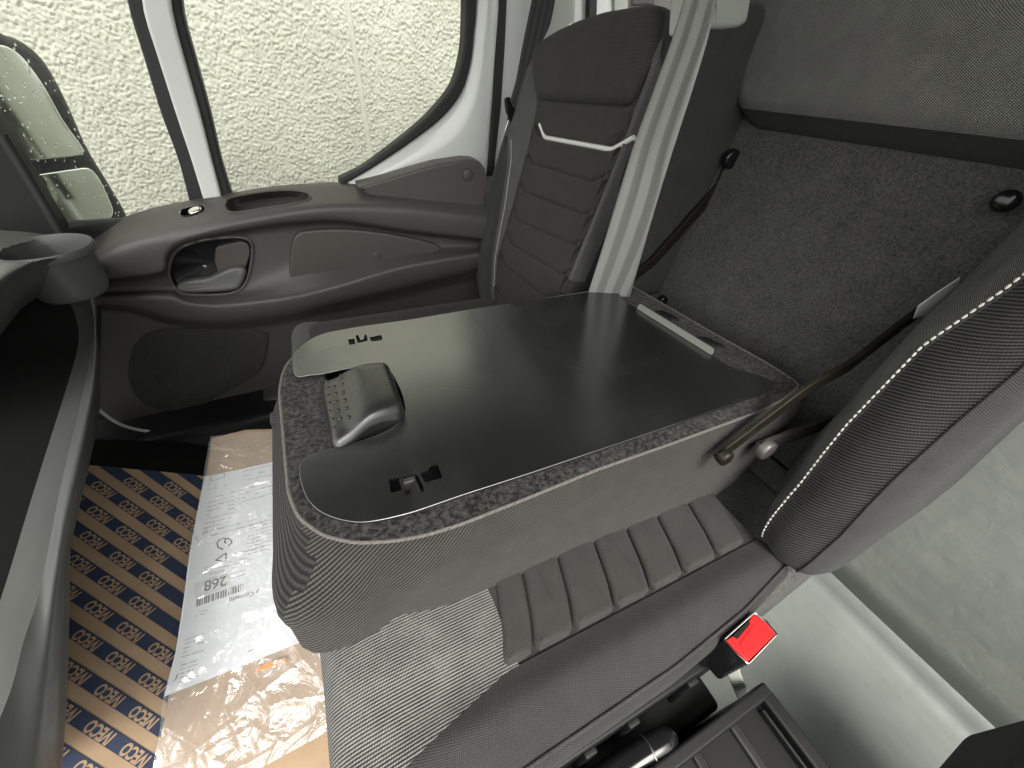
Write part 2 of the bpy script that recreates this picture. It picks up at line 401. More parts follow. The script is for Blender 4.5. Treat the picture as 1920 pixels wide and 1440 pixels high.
def belt(name, c1, c2, w):
    m = MT(name, c1, .65, spec=.35, Sheen_Weight=.1); q = m.n('SeparateXYZ'); m.l(m.uv(), q.inputs[0])
    h = m.sin(q.outputs[1], w); f = m.remap(h, -.35, .35, 0, 1); t = m.sin(q.outputs[0], .0024)
    m.col(m.mix(m.math('ADD', f, m.math('MULTIPLY', t, .12)), c1, c2)); m.bump(m.math('MULTIPLY_ADD', h, .5, t), .35, .0005); return m.m
M['belt'] = belt('grey_webbing', (.20, .20, .19), (.33, .33, .315), .036)
M['beltd'] = belt('dark_webbing', (.03, .03, .031), (.05, .05, .052), .016)
# ================================================================== SETTING
def struct(o): o['kind'] = 'structure'; return o
def quad(name, pts, mat, parent=None, th=.01): return pillow(name, pts, np.cross(A(*pts[1])-A(*pts[0]), A(*pts[2])-A(*pts[0])), mat, parent, .002, th, .001, 2)
struct(obj('ground', [(-60, -60, -.75), (60, -60, -.75), (60, 60, -.75), (-60, 60, -.75)], [(0, 1, 2, 3)], M['asphalt']))
# ---- textured concrete wall outside
def worley(u, v, s):
    gx, gy = np.floor(u/s).astype(int), np.floor(v/s).astype(int); d1 = np.full(u.shape, 9.0); d2 = d1.copy(); hid = np.zeros(u.shape)
    jit = np.random.default_rng(3).random((512, 512, 3))
    for i in (-1, 0, 1):
        for j in (-1, 0, 1):
            k = jit[(gx+i) % 512, (gy+j) % 512]
            d = np.hypot((gx+i+.1+.8*k[..., 0])*s-u, ((gy+j+.1+.8*k[..., 1])*s-v)*1.25)/s
            hid = np.where(d < d1, k[..., 2], hid); d2 = np.where(d < d1, d1, np.minimum(d2, d)); d1 = np.minimum(d, d1)
    return d1, d2, hid
WALL_Y = 2.2
wall = thing('concrete_wall', 'pale pebble-textured concrete wall outside the van window', 'wall', (0, WALL_Y, -.75))
def wall_panel(x0, x1, z0, z1, st):
    nx, nz = int((x1-x0)/st), int((z1-z0)/st); xs = np.linspace(x0, x1, nx); zs = np.linspace(z0, z1, nz)
    XX, ZZ = np.meshgrid(xs, zs, indexing='ij'); d1, d2, h = worley(XX+5+.006*np.sin(ZZ*90), ZZ+5+.006*np.sin(XX*80), .0165)
    e = np.clip((d2-d1)*3.4, 0, 1); hgt = (1-(1-e)**2)*(.0035+.0025*h)+.003*np.sin(XX*7+ZZ*5)
    YY = WALL_Y-hgt
    return sheet('wall_panel', np.stack([XX, YY, ZZ], 2), M['concrete'], wall, sharp=None)
GX = .31
for x0, x1 in ((-1.35, GX-.011), (GX+.011, 1.15)): wall_panel(x0, x1, .25, 1.75, .0042)
for x0, x1, z0, z1 in ((-4, -1.35, -.75, 1.75), (1.15, 4, -.75, 1.75), (-1.35, 1.15, -.75, .25), (-4, 4, 1.75, 4.0)): wall_panel(x0, x1, z0, z1, .03)
box('joint_strip', (GX-.012, WALL_Y-.002, -.7), (GX+.012, WALL_Y+.05, 1.75), .002, M['concrete'], wall)
# ---- shell of the cab
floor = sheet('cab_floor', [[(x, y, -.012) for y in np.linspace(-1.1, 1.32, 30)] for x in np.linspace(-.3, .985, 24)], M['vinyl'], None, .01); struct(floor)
def rearwall():
    xs = []
    prof = [(.35, -.004), (.55, -.004), (.72, -.004), (.82, -.004), (.88, -.003), (.93, -.001), (.963, .006), (.980, .024), (.988, .055), (.992, .12), (.995, .4), (1.0, .7), (1.0, 1.0)]
    G = []
    for y in np.linspace(-1.1, 1.3, 120):
        row = []
        for x, z in prof:
            wv = .006*math.sin(y*9+z*6)*math.sin(z*7+y*3)*min(1, z*5) if z > 0.03 else 0
            row.append((x+wv, y, z))
        G.append(row)
    return G
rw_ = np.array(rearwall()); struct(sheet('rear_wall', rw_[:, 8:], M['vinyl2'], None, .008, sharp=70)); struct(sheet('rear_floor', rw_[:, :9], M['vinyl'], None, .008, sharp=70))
struct(sheet('footwell_floor', [[(x, y, max(-.03, .01-.5*(x+.45)+.28*(y-.36)-.05) if x < -.4 else -.03) for y in np.linspace(-.9, 1.02, 12)] for x in (-.95, -.7, -.475, -.25)], M['black'], None, .01))
body = thing('van_body', 'white painted van cab body with door pillar, roof and sill', 'van body', (.55, 1.3, 0))
box('roof', (-.72, -.42, 1.72), (1.1, 1.38, 1.78), .02, M['trim'], body)
box('kick_panel', (-1.05, 1.31, -.05), (-.38, 1.36, .66), .02, M['black'], body)
box('front_blocker', (-1.06, -1.1, -.05), (-1.0, 1.36, .78), .02, M['black'], body)  # unseen front wall, added to cut light from the windscreen side
zh = Y(600, -350, 1.335)[2]; box('door_header', (-.95, 1.31, zh), (1.05, 1.375, 1.725), .02, M['white'], body)
box('rear_panel', (1.02, -1.1, 1.0), (1.06, .95, 1.74), .01, M['trim'], body)
MN = A(1.1, -.8, .08); MC = A(-.50, 1.55, .82)
def MP(px, py, off=0.0): return at(px, py, MN, MN@MC+off)
def pxquad(name, px, y, mat, parent, th=.02, rc=0, h=.004):
    P = [Y(a, b, y) for a, b in px]
    if rc: P = rnd(P, rc)
    return pillow(name, P, (0, -1, 0), mat, parent, h, th, min(h, .004), 3)
# white door frame (corner below the window) and pillar
pxquad('pillar', [(946, -40), (960, -300), (1034, -300), (1010, -40), (996, 40), (975, 120), (955, 200), (940, 262), (931, 300), (922, 560), (908, 560), (918, 300), (930, 200), (940, 90)], 1.36, M['white'], body, .12, 0, .012)
pxquad('weatherstrip', [(930, -40), (941, -300), (966, -300), (951, -40), (945, 90), (938, 200), (928, 290), (920, 420), (910, 420), (915, 290), (924, 180), (929, 60)], 1.345, M['rubber'], body, .02, 0, .008)
pxquad('window_pillar', [(1030, -40), (1057, -300), (1111, -300), (1076, -40), (1074, 40), (1030, 80), (1015, 90)], 1.36, M['grey'], body, .04)
pxquad('window_pillar', [(1076, -40), (1111, -300), (1197, -300), (1150, -40), (1150, 30), (1074, 45)], 1.42, M['white'], body, .02)
pxquad('window_pillar', [(1104, -40), (1143, -300), (1162, -300), (1120, -40), (1118, 40), (1102, 40)], 1.40, M['rubber'], body, .015)
pxquad('window_pillar', [(1150, -40), (1197, -300), (1229, -300), (1178, -40), (1176, 30), (1150, 34)], 1.41, M['grey'], body, .015)
pxquad('window_pillar', [(1170, -40), (1220, -300), (1327, -300), (1262, -40), (1260, 30), (1172, 30)], 1.43, M['trim'], body, .015)
o = pxquad('side_window', [(1186, -40), (1228, -40), (1226, 8), (1184, 11)], 1.425, M['glass'], body, .004); 
o = box('door_sill', (-.9, 1.14, -.02), (.6, 1.40, .085), .03, M['black'], body, 8)
tube('sill_edge', spline([Y(180, 764, 1.2), Y(215, 790, 1.2), (Y(250, 804, 1.2)), Y(300, 812, 1.2)], 16), .0045, M['white'], body)
pxquad('pillar_trim', [(-30, 200), (4, 252), (60, 345), (118, 440), (60, 450), (-30, 440)], 1.22, M['black'], body, .05, .01, .01)
tube('pillar_seal', [Y(2, 250, 1.21), Y(40, 312, 1.21), Y(80, 378, 1.21), Y(114, 436, 1.21)], .009, M['rubber'], body)
for px in ((1283, 12),): pass
# ================================================================== PASSENGER DOOR
door = thing('passenger_door', 'grey plastic passenger door panel under a wet window with white frame', 'door', (0, 1.3, .6))
def dc(y, pts, n=70): return spline([Y(a, b, y) for a, b in pts], n)
Wl = dc(1.335, [(120, 462), (160, 447), (215, 414), (283, 391), (360, 375), (430, 362), (500, 351), (560, 345), (640, 341), (765, 335), (925, 330)])
Sa = dc(1.30, [(128, 470), (166, 458), (222, 424), (290, 402), (362, 387), (430, 373), (500, 362), (560, 354), (640, 350), (765, 350), (925, 352)])
Sb = dc(1.235, [(140, 492), (176, 478), (228, 452), (300, 432), (380, 414), (440, 402), (500, 391), (560, 382), (640, 376), (765, 380), (925, 398)])
Sc = dc(1.215, [(150, 512), (186, 498), (240, 478), (310, 452), (390, 430), (440, 417), (500, 406), (560, 396), (640, 390), (765, 396), (925, 415)])
Fb = dc(1.215, [(160, 535), (200, 520), (300, 505), (310, 478), (335, 455), (400, 436), (500, 418), (560, 411), (640, 409), (765, 427), (925, 446)])
Fc = dc(1.225, [(162, 540), (202, 525), (302, 511), (314, 482), (338, 460), (402, 441), (500, 423), (560, 416), (640, 414), (765, 432), (925, 451)])
Ga = dc(1.262, [(165, 545), (206, 532), (306, 518), (318, 490), (344, 467), (404, 447), (500, 430), (560, 424), (640, 422), (765, 438), (925, 456)])
Gb = dc(1.268, [(170, 550), (212, 540), (312, 532), (322, 510), (350, 490), (410, 470), (500, 452), (560, 445), (640, 442), (765, 446), (925, 460)])
Gc = dc(1.262, [(175, 556), (216, 548), (318, 545), (340, 548), (380, 545), (440, 540), (500, 520), (560, 500), (640, 492), (765, 470), (925, 464)])
Ra = dc(1.222, [(178, 560), (222, 553), (322, 552), (350, 562), (415, 566), (500, 556), (560, 546), (640, 526), (765, 492), (925, 468)])
Rb = dc(1.208, [(180, 564), (228, 560), (318, 562), (352, 571), (418, 575), (500, 566), (560, 557), (640, 537), (765, 502), (925, 474)])
Ba = dc(1.218, [(184, 572), (240, 574), (310, 590), (365, 600), (430, 600), (500, 592), (560, 582), (640, 562), (765, 533), (925, 494)])
Bb = dc(1.262, [(188, 580), (246, 584), (306, 602), (365, 613), (430, 614), (500, 606), (560, 596), (640, 577), (765, 548), (925, 510)])
La = dc(1.285, [(190, 590), (250, 598), (310, 616), (370, 626), (430, 628), (500, 622), (560, 612), (640, 596), (765, 570), (925, 530)])
Lb = dc(1.29, [(188, 680), (250, 690), (310, 700), (370, 706), (430, 708), (500, 704), (560, 696), (640, 684), (765, 660), (925, 640)])
Lc = dc(1.28, [(186, 768), (240, 796), (300, 803), (370, 806), (430, 806), (500, 800), (560, 790), (640, 780), (765, 760), (925, 740)])
Ld = dc(1.31, [(186, 775), (240, 803), (300, 810), (370, 813), (430, 813), (500, 807), (560, 797), (640, 787), (765, 767), (925, 747)])
HANDLE = [(331, 543), (318, 522), (318, 494), (333, 468), (370, 452), (420, 445), (452, 445), (469, 452), (474, 470), (468, 510), (457, 536), (436, 549), (395, 553), (350, 552)]
SLOT = [(426, 374), (470, 363), (520, 357), (560, 358), (582, 366), (572, 377), (510, 388), (432, 398)]
SWITCH = [(338, 398), (345, 391), (376, 386), (382, 390), (378, 398), (344, 406)]
def doorpanel():
    C = np.stack([Wl, Sa, Sb, Sc, Fb, Fc, Ga, Gb, Gc, Ra, Rb, Ba, Bb, La, Lb, Lc, Ld], 1); out = []
    for i in range(C.shape[0]): out.append(spline(C[i], 150))
    G = np.array(out)
    return np.stack([spline(G[:, j], 200) for j in range(G.shape[1])], 1)
DG = doorpanel(); DPX = project(DG.reshape(-1, 3)); DV = DG.reshape(-1, 3)
def onpanel(px, py, off=0.0):                                # point of the door panel seen at a place, moved off the surface
    k = np.argsort(((DPX-A(px, py))**2).sum(1))[:6]; return Y(px, py, DV[k][:, 1].mean()-off)
sheet('door_panel', DG, M['door'], door, 0, cut=[spline(HANDLE, 60, True), spline(SLOT, 50, True), spline(SWITCH, 40, True)], sharp=70)
# lever recess
def bowl(name, px, depth, mat, parent, shrink=.86, n=60, drop=(0, 0, 0)):
    P = np.array([onpanel(a, b, .002) for a, b in spline(px, n, True)]); c = P.mean(0)
    R = [P, P+A(0, .006, 0)+(c-P)*.02, c+(P-c)*shrink+A(0, depth*.8, 0)+A(*drop), c+(P-c)*(shrink-.12)+A(0, depth, 0)+A(*drop)]
    return loft(name, R[::-1], mat, parent, caps=False), R[-1]
def bowl_closed(name, px, depth, mat, parent, shrink=.86, drop=(0, 0, 0)):
    P = np.array([onpanel(a, b, .002) for a, b in spline(px, 60, True)]); c = P.mean(0)
    R = [c+(P-c)*.02+A(0, depth, 0)+A(*drop), c+(P-c)*(shrink-.12)+A(0, depth, 0)+A(*drop), c+(P-c)*shrink+A(0, depth*.8, 0)+A(*drop), P+A(0, .006, 0)+(c-P)*.02, P]
    V = np.vstack(R); F = grid_faces(5, 60, False, True)+[tuple(range(60))]
    return obj(name, V, F, mat, parent)
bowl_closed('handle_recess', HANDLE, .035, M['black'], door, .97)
ring('handle_bezel', [onpanel(a, b, .002) for a, b in spline(HANDLE, 70, True)], .0045, M['trim'], door)
hp = door
ho = pillow('handle_plate', rnd([onpanel(a, b, -.012) for a, b in [(404, 462), (452, 451), (467, 456), (470, 474), (460, 505), (410, 514), (402, 490)]], .008), (0, -1, 0), M['trim'], door, .006, .02, .004)
lev = [(333, 531), (350, 523), (390, 518), (415, 507), (440, 498), (458, 500), (462, 509), (455, 528), (440, 541), (380, 546), (345, 545), (334, 540)]
pillow('door_lever', spline([onpanel(a, b, .0) for a, b in lev], 60, True), (0, -1, 0), M['lever'], door, .016, .004, .010, 6)
disc('screw', onpanel(384, 500, -.026), (0, -1, 0), .006, .003, M['steel'], door)
bowl_closed('grab_pocket', SLOT, .05, M['trim'], door, .95, (0, 0, -.025))
ring('pocket_rim', [onpanel(a, b, .0015) for a, b in spline(SLOT, 60, True)], .0025, M['trim'], door)
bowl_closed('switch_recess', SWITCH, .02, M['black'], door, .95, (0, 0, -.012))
pillow('window_switch', spline([onpanel(a, b, .002) for a, b in [(353, 398), (360, 391), (374, 388), (379, 391), (376, 397), (358, 403)]], 30, True), (0, -.5, .8), M['chrome'], door, .005, .005, .004)
# storage panel within the armrest recess
PKT = [(543, 512), (545, 470), (556, 438), (590, 430), (650, 429), (720, 436), (790, 450), (824, 462), (818, 472), (760, 492), (690, 509), (620, 527), (572, 532), (550, 528)]
pillow('armrest_panel', spline([Y(a, b, 1.258) for a, b in PKT], 80, True), (0, -1, 0), M['trim'], door, .008, .012, .006)
disc('panel_plug', Y(706, 479, 1.249), (0, -1, 0), .011, .0025, M['trim'], door)
# corner trim below the white frame
TR = [(668, 349), (720, 335), (765, 321), (819, 306), (873, 298), (897, 300), (909, 316), (909, 350), (907, 398), (860, 388), (765, 374), (690, 366)]
pillow('corner_trim', rnd([Y(a, b, 1.262) for a, b in TR], .01), (0, -1, 0), M['trim'], door, .012, .06, .007)
disc('trim_plug', Y(877, 328, 1.249), (0, -1, 0), .0155, .0025, M['trim'], door)
ring('plug_ring', [Y(877, 328, 1.2485)+.0155*A(math.cos(t), 0, math.sin(t)) for t in np.linspace(0, 2*math.pi, 30, endpoint=False)], .0012, M['black'], door)
# loudspeaker grille and lower pocket
SPK = [(252, 650), (290, 622), (367, 614), (440, 614), (493, 622), (503, 636), (497, 667), (485, 696), (433, 730), (360, 765), (300, 768), (258, 745), (240, 700)]
pillow('speaker_grille', spline([Y(a, b, 1.282) for a, b in SPK], 80, True), (0, -1, 0), M['grille'], door, .006, .02, .005)
t = np.linspace(0, 2*math.pi, 60, endpoint=False)
ring('speaker_ring', [Y(357+76*math.cos(k)+10*math.sin(k), 690+56*math.sin(k), 1.276) for k in t], .003, M['grille'], door)
pillow('door_pocket', spline([Y(a, b, 1.24) for a, b in [(415, 790), (450, 768), (515, 738), (600, 722), (640, 730), (640, 800), (500, 830), (440, 830)]], 50, True), (0, -1, 0), M['door'], door, .03, .05, .02)
pillow('pocket_shade', spline([Y(a, b, 1.212) for a, b in [(448, 792), (470, 776), (520, 758), (600, 750), (620, 800), (520, 815), (458, 815)]], 50, True), (0, -1, 0), M['black'], door, .002, .01, .001)  # flat black patch painted for the shade in the pocket mouth
# window: seals, white divider, glass
def strip(name, L, R, y, mat, th=.03, h=.01, n=24):
    P = np.vstack([spline([Y(a, b, y) for a, b in L], n), spline([Y(a, b, y) for a, b in R], n)[::-1]])
    return pillow(name, P, (0, -1, 0), mat, door, h, th, min(h, .006), 4)
strip('window_divider', [(221, -300), (262, -40), (273, 30), (295, 100), (330, 210), (360, 300), (382, 372)], [(275, -300), (316, -40), (326, 30), (344, 100), (375, 210), (398, 300), (416, 368)], 1.335, M['white'], .03, .014)
strip('window_seal', [(191, -300), (232, -40), (246, 30), (268, 100), (302, 210), (335, 300), (357, 382)], [(225, -300), (266, -40), (277, 30), (299, 100), (333, 210), (363, 300), (386, 376)], 1.345, M['rubber'], .03, .008)
strip('window_seal', [(272, -300), (313, -40), (323, 30), (341, 100), (372, 210), (395, 300), (412, 370)], [(295, -300), (336, -40), (345, 30), (364, 100), (394, 210), (415, 300), (435, 366)], 1.345, M['rubber'], .03, .008)
SI = [(873, -300), (871, -40), (870, 40), (866, 96), (848, 158), (807, 210), (765, 248), (723, 281), (680, 312), (636, 334)]
SO = [(898, -300), (893, -40), (891, 20), (887, 62), (880, 120), (862, 176), (824, 223), (766, 268), (700, 312), (636, 350)]
FO = [(958, -300), (944, -40), (944, 20), (938, 90), (931, 180), (924, 280), (918, 330), (905, 348), (800, 348), (700, 356), (660, 352), (636, 351)]
def strip2(name, L, R, y, mat, **k): return strip(name, L, R, y, mat, **k)
strip('window_seal', SI, SO, 1.335, M['rubber'], .03, .012, 40)
def fr():
    a = spline([Y(p, q, 1.335) for p, q in SO], 50); b = spline([Y(p, q, 1.335) for p, q in FO], 50); G = []
    for k, yo in zip(np.linspace(0, 1, 14), [0, -.006, -.012, -.016, -.018, -.018, -.017, -.015, -.011, -.006, 0, .008, .014, .02]): G.append(a+(b-a)*k+A(0, yo, 0))
    return np.stack(G, 1)
sheet('window_frame', fr(), M['white'], door, .004)
pillow('window_glass', [Y(a, b, 1.35) for a, b in [(222, -300), (905, -300), (900, 380), (380, 420)]], (0, -1, 0), M['glass'], door, .002, .002, .001)
pillow('quarter_glass', [Y(a, b, 1.35) for a, b in [(-160, -300), (222, -300), (390, 420), (100, 500), (-40, 500)]], (0, -1, 0), M['glass'], door, .002, .002, .001)
# raindrops on the quarter glass
dv = []; df = []
bm = bmesh.new()
for k in range(230):
    p = Y(rng.uniform(-5, 235), rng.uniform(60, 440), 1.3515); s = rng.uniform(.0010, .0026)
    bmesh.ops.create_icosphere(bm, subdivisions=1, radius=1, matrix=Matrix.Translation(Vector(p-ORIG[door.name])) @ Matrix.Rotation(.35, 4, 'Y') @ Matrix.Diagonal((s*.8, .0012, s*rng.uniform(1, 2.6), 1)))
me = bpy.data.meshes.new('raindrops'); bm.to_mesh(me); bm.free(); me.shade_smooth(); me.materials.append(M['drop'])
o = bpy.data.objects.new('raindrops', me); SC.collection.objects.link(o); o.parent = door; o['kind'] = 'stuff'
# ================================================================== WING MIRROR (outside)
mir = thing('wing_mirror', 'black framed two-pane wing mirror outside the wet quarter window', 'mirror', tuple(Y(130, 420, 1.62)))
MO = [(-60, 62), (0, 64), (40, 80), (80, 118), (120, 190), (158, 275), (200, 345), (232, 402), (225, 422), (150, 440), (118, 440), (-60, 440)]
pillow('mirror_housing', spline([MP(a, b) for a, b in MO], 80, True), MN, M['wet'], mir, .02, .08, .02)
MI = [(-50, 84), (5, 82), (40, 105), (80, 160), (115, 225), (158, 283), (150, 292), (52, 302), (30, 290), (-50, 200)]
pillow('mirror_pane', rnd([MP(a, b, .03) for a, b in MI], .02), MN, M['mirror'], mir, .006, .01, .003)
MI2 = [(58, 328), (100, 322), (165, 312), (185, 335), (212, 395), (205, 412), (150, 428), (118, 432), (80, 370)]
pillow('mirror_pane', rnd([MP(a, b, .03) for a, b in MI2], .02), MN, M['mirror'], mir, .006, .01, .003)
# ================================================================== DASHBOARD
dash = thing('dashboard', 'dark plastic dashboard end with cup holder and deep open shelf', 'dashboard', tuple(X(60, 900, -.6)))
DO = [(-200, 400), (-60, 425), (0, 436), (60, 438), (125, 450), (160, 478), (176, 515), (183, 560), (184, 640), (181, 710), (180, 789), (160, 876), (148, 931), (135, 982), (120, 1055), (117, 1147), (114, 1220), (111, 1330), (104, 1440), (90, 1620), (-200, 1620)]
H0 = [(-150, 660), (-60, 610), (0, 548), (40, 508), (90, 488), (128, 500), (158, 545), (172, 600), (170, 660), (150, 760), (110, 930), (76, 1100), (45, 1200), (18, 1300), (-40, 1420), (-150, 1560)]
H1 = [(-150, 740), (-60, 690), (0, 628), (46, 574), (94, 550), (128, 565), (146, 610), (145, 655), (122, 735), (62, 925), (12, 1090), (-30, 1210), (-80, 1330), (-150, 1450)]
H0 = H0[1:-1]; H1 = H1[1:-1]
T0 = [(-60, 424, -.56), (0, 432, -.54), (60, 436, -.53), (122, 447, -.515), (150, 467, -.50), (164, 494, -.482), (170, 530, -.467), (175, 575, -.456), (179, 640, -.45), (182, 720, -.45), (178, 789, -.45), (160, 876, -.45), (135, 982, -.45), (120, 1055, -.45), (117, 1147, -.45), (112, 1330, -.45), (104, 1440, -.45), (95, 1560, -.45)]
T1 = [(-60, 575), (0, 522), (50, 494), (95, 482), (132, 490), (162, 520), (176, 580), (179, 650), (172, 730), (158, 810), (140, 900), (118, 1000), (102, 1100), (90, 1200), (62, 1440), (45, 1560)]
H0 = [(-60, 625), (0, 556), (40, 515), (90, 494), (128, 504), (158, 545), (172, 600), (170, 660), (150, 760), (130, 840), (110, 930), (76, 1100), (45, 1200), (18, 1300), (-40, 1440)]
NS = 140
t0 = spline([X(*q) for q in T0], NS); t1 = spline([X(a, b, -.432) for a, b in T1], NS); h0 = spline([X(a, b, -.446) for a, b in H0], NS); h1 = spline([X(a, b, -.50) for a, b in H1], NS)
lw = np.clip((np.arange(NS)/NS-.28)/.12, 0, 1)[:, None]; tb = t0+A(-.10, 0, -.004)*(1-lw)+A(-.07, .09, -.075)*lw; tbb = t0+A(-.34, 0, -.03)*(1-lw)+A(-.34, .14, -.24)*lw
cc = Z(84, 466, .704); t = np.linspace(0, 2*math.pi, 48, endpoint=False)
def circ(r, z): return np.stack([cc[0]+r*np.cos(t), cc[1]+r*np.sin(t), np.full(48, z)], 1)
Gd = np.array([spline([tbb[k], tb[k], t0[k], t0[k]*.5+t1[k]*.5+A(.004, 0, .004), t1[k], h0[k]], 70) for k in range(NS)])
sheet('dash_housing', Gd, M['dash'], dash, 0, cut=[project(circ(.064, .704))], sharp=None)
sheet('shelf_rim', np.array([spline([h0[k], h0[k]*.5+h1[k]*.5+A(.004, 0, 0), h1[k]], 14) for k in range(NS)]), M['rim'], dash, 0, sharp=None)
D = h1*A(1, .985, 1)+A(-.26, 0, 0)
sheet('shelf_recess', np.stack([h1, h1*.7+D*.3, D], 1), M['shelf_shade'], dash, 0); obj('shelf_back', D, [tuple(range(NS))], M['shelf_shade'], dash)
loft('cup_holder', [circ(.069, .694), circ(.0705, .7045), circ(.0685, .709), circ(.0655, .7085), circ(.063, .703), circ(.061, .69), circ(.056, .63), circ(.050, .615)], M['dash'], dash, caps=False)
obj('cup_bottom', circ(.051, .616), [tuple(range(48))], M['black'], dash)
# ================================================================== CARDBOARD ON THE FLOOR
CB, CC_, SCL = -.5, .3, .95
CO = A(-.475, .38, .05); CN = A(-CB, -CC_, 1); CN /= np.linalg.norm(CN)
E1 = A(1, 0, CB); E1 /= np.linalg.norm(E1); E2 = np.cross(CN, E1)
def C(px, py): return at(px, py, CN, CN@CO)
ANG, PP, QQ, V0 = -.7359, .0754*SCL, -.0417*SCL, .2935*SCL
ST = np.array([-.4298, -.4627, -.4166, -.3767, -.3487, -.2487, -.2179, -.1862])*SCL
TD = math.cos(ANG)*E1+math.sin(ANG)*E2; ND = -math.sin(ANG)*E1+math.cos(ANG)*E2
cardb = thing('printed_cardboard', 'brown cardboard sheet with diagonal navy stripes lying in the footwell', 'cardboard', tuple(CO))
CP = [C(120, 868), C(300, 884), C(388, 893), C(372, 1000), C(350, 1110), C(300, 1445), C(285, 1560), C(60, 1560), C(60, 1200)]
cpoly = np.array(CP)
pillow('sheet', CP, CN, M['card'], cardb, .001, .004, .001, 2)
c2 = np.stack([(cpoly-CO)@TD, (cpoly-CO)@ND], 1)
def clip(poly, subj):                                       # subj clipped by convex poly
    ar = np.sum(poly[:, 0]*np.roll(poly[:, 1], -1)-np.roll(poly[:, 0], -1)*poly[:, 1]); poly = poly if ar > 0 else poly[::-1]; out = list(subj)
    for i in range(len(poly)):
        a, b = poly[i-1], poly[i]; inp = out; out = []
        sd_ = lambda p: (b[0]-a[0])*(p[1]-a[1])-(b[1]-a[1])*(p[0]-a[0])
        for k in range(len(inp)):
            p, q = inp[k-1], inp[k]; sp, sq = sd_(p), sd_(q)
            if sq >= 0:
                if sp < 0: out.append(p+(q-p)*(sp/(sp-sq)))
                out.append(q)
            elif sp >= 0: out.append(p+(q-p)*(sp/(sp-sq)))
        if not out: return []
    return out
hull = cpoly[[0, 2, 6, 7]]; hull2 = np.stack([(hull-CO)@TD, (hull-CO)@ND], 1)
def textmesh(body, size, bold=0, shear=0, align='CENTER'):
    cu = bpy.data.curves.new('t', 'FONT'); cu.body = body; cu.size = size; cu.align_x = align; cu.align_y = 'CENTER'; cu.offset = bold; cu.shear = shear; cu.resolution_u = 3
    ob = bpy.data.objects.new('t', cu); SC.collection.objects.link(ob); dg = bpy.context.evaluated_depsgraph_get()
    me = bpy.data.meshes.new_from_object(ob.evaluated_get(dg)); bpy.data.objects.remove(ob); bpy.data.curves.remove(cu); return me
word = textmesh('IVECO', .0235, .0009, .12)
co = np.array([v.co[:] for v in word.vertices]); ext = np.ptp(co[:, 0])
for v in word.vertices: v.co.x *= .0485/ext
word.materials.append(M['card']); word.name = 'lettering'
XD, YD = -TD, np.cross(CN, -TD)
ROT = Matrix(((XD[0], YD[0], CN[0]), (XD[1], YD[1], CN[1]), (XD[2], YD[2], CN[2]))).to_4x4()
for j in range(-4, 16):
    v = V0+j*QQ; h = abs(QQ)*.27
    s0 = ST[j] if 0 <= j < 8 else (ST[0]+.01*j if j < 0 else ST[7]+.0333*(j-7))
    q = clip(hull2, [A(-2, v-h), A(2, v-h), A(2, v+h), A(-2, v+h)])
    if len(q) < 3: continue
    obj('stripe', [CO+TD*p[0]+ND*p[1]+CN*.0022 for p in q], [tuple(range(len(q)))], M['navy'], cardb, smooth=False)
    for k in range(-9, 14):
        p = A(s0+k*PP, v)
        if not inside(c2, p[None]+np.array([(0, 0), (-.022, 0), (.022, 0), (0, .008), (0, -.008)])).all(): continue
        o = bpy.data.objects.new('lettering', word); SC.collection.objects.link(o); o.parent = cardb
        o.matrix_local = Matrix.Translation(Vector(TD*p[0]+ND*p[1]+CN*.0032)) @ ROT
# ---- carton in plastic with delivery papers
BN = A(0, -.33, 1); BN /= np.linalg.norm(BN); BO = A(-.45, .36, .085)
def B(px, py, off=0.0): return at(px, py, BN, BN@BO+off)
carton = thing('cardboard_box', 'flat brown cardboard carton lying beside the striped sheet', 'box', tuple(B(450, 1200)))
BP = [B(397, 822), B(460, 806), B(640, 800), B(760, 1000), B(760, 1560), B(275, 1560), B(288, 1450), B(330, 1240), B(362, 1050)]
pillow('carton', BP, BN, M['card'], carton, .004, .05, .004, 4)
sheetp = thing('delivery_note', 'white printed delivery note inside the clear plastic bag', 'paper', tuple(B(450, 1050)))
PPX = [(384, 893), (450, 880), (560, 855), (575, 1000), (575, 1200), (545, 1212), (430, 1258), (308, 1306), (330, 1220), (345, 1120), (355, 1040), (368, 970)]
pillow('sheet', [B(a, b, .006) for a, b in PPX], BN, M['paper'], sheetp, .0006, .0006, .0003, 2)
# print, in the sheet's own axes: u along text (towards left of photo = reading direction reversed), text upside down
u0 = B(500, 1000, .008)-B(400, 1025, .008); PU = -u0/np.linalg.norm(u0); PV = np.cross(BN, PU)
def prints(name, quads, mat):
    V = []; F = []
    for c, w_, h_ in quads:
        i = len(V); V += [c-PU*w_/2-PV*h_/2, c+PU*w_/2-PV*h_/2, c+PU*w_/2+PV*h_/2, c-PU*w_/2+PV*h_/2]; F.append((i, i+1, i+2, i+3))
    return obj(name, V, F, mat, sheetp, smooth=False)
def P_(px, py): return B(px, py, .0078)
def textat(name, body, px, py, size, mat, bold=0):
    me = textmesh(body, size, bold); me.materials.append(mat); o = bpy.data.objects.new(name, me); SC.collection.objects.link(o); o.parent = sheetp
    R = Matrix(((PU[0], PV[0], BN[0]), (PU[1], PV[1], BN[1]), (PU[2], PV[2], BN[2]))).to_4x4()
    o.matrix_local = Matrix.Translation(Vector(B(px, py, .0086)-ORIG[sheetp.name])) @ R; return o
prints('number_patch', [(P_(399, 1098), .062, .026)], M['patch'])
textat('number', '268', 404, 1093, .027, M['ink'], .0006)
textat('name_line', 'o Corredo', 458, 1117, .0125, M['ink'])
qs = []
a_, b_ = P_(370, 1130), P_(457, 1100)
k = 0.0
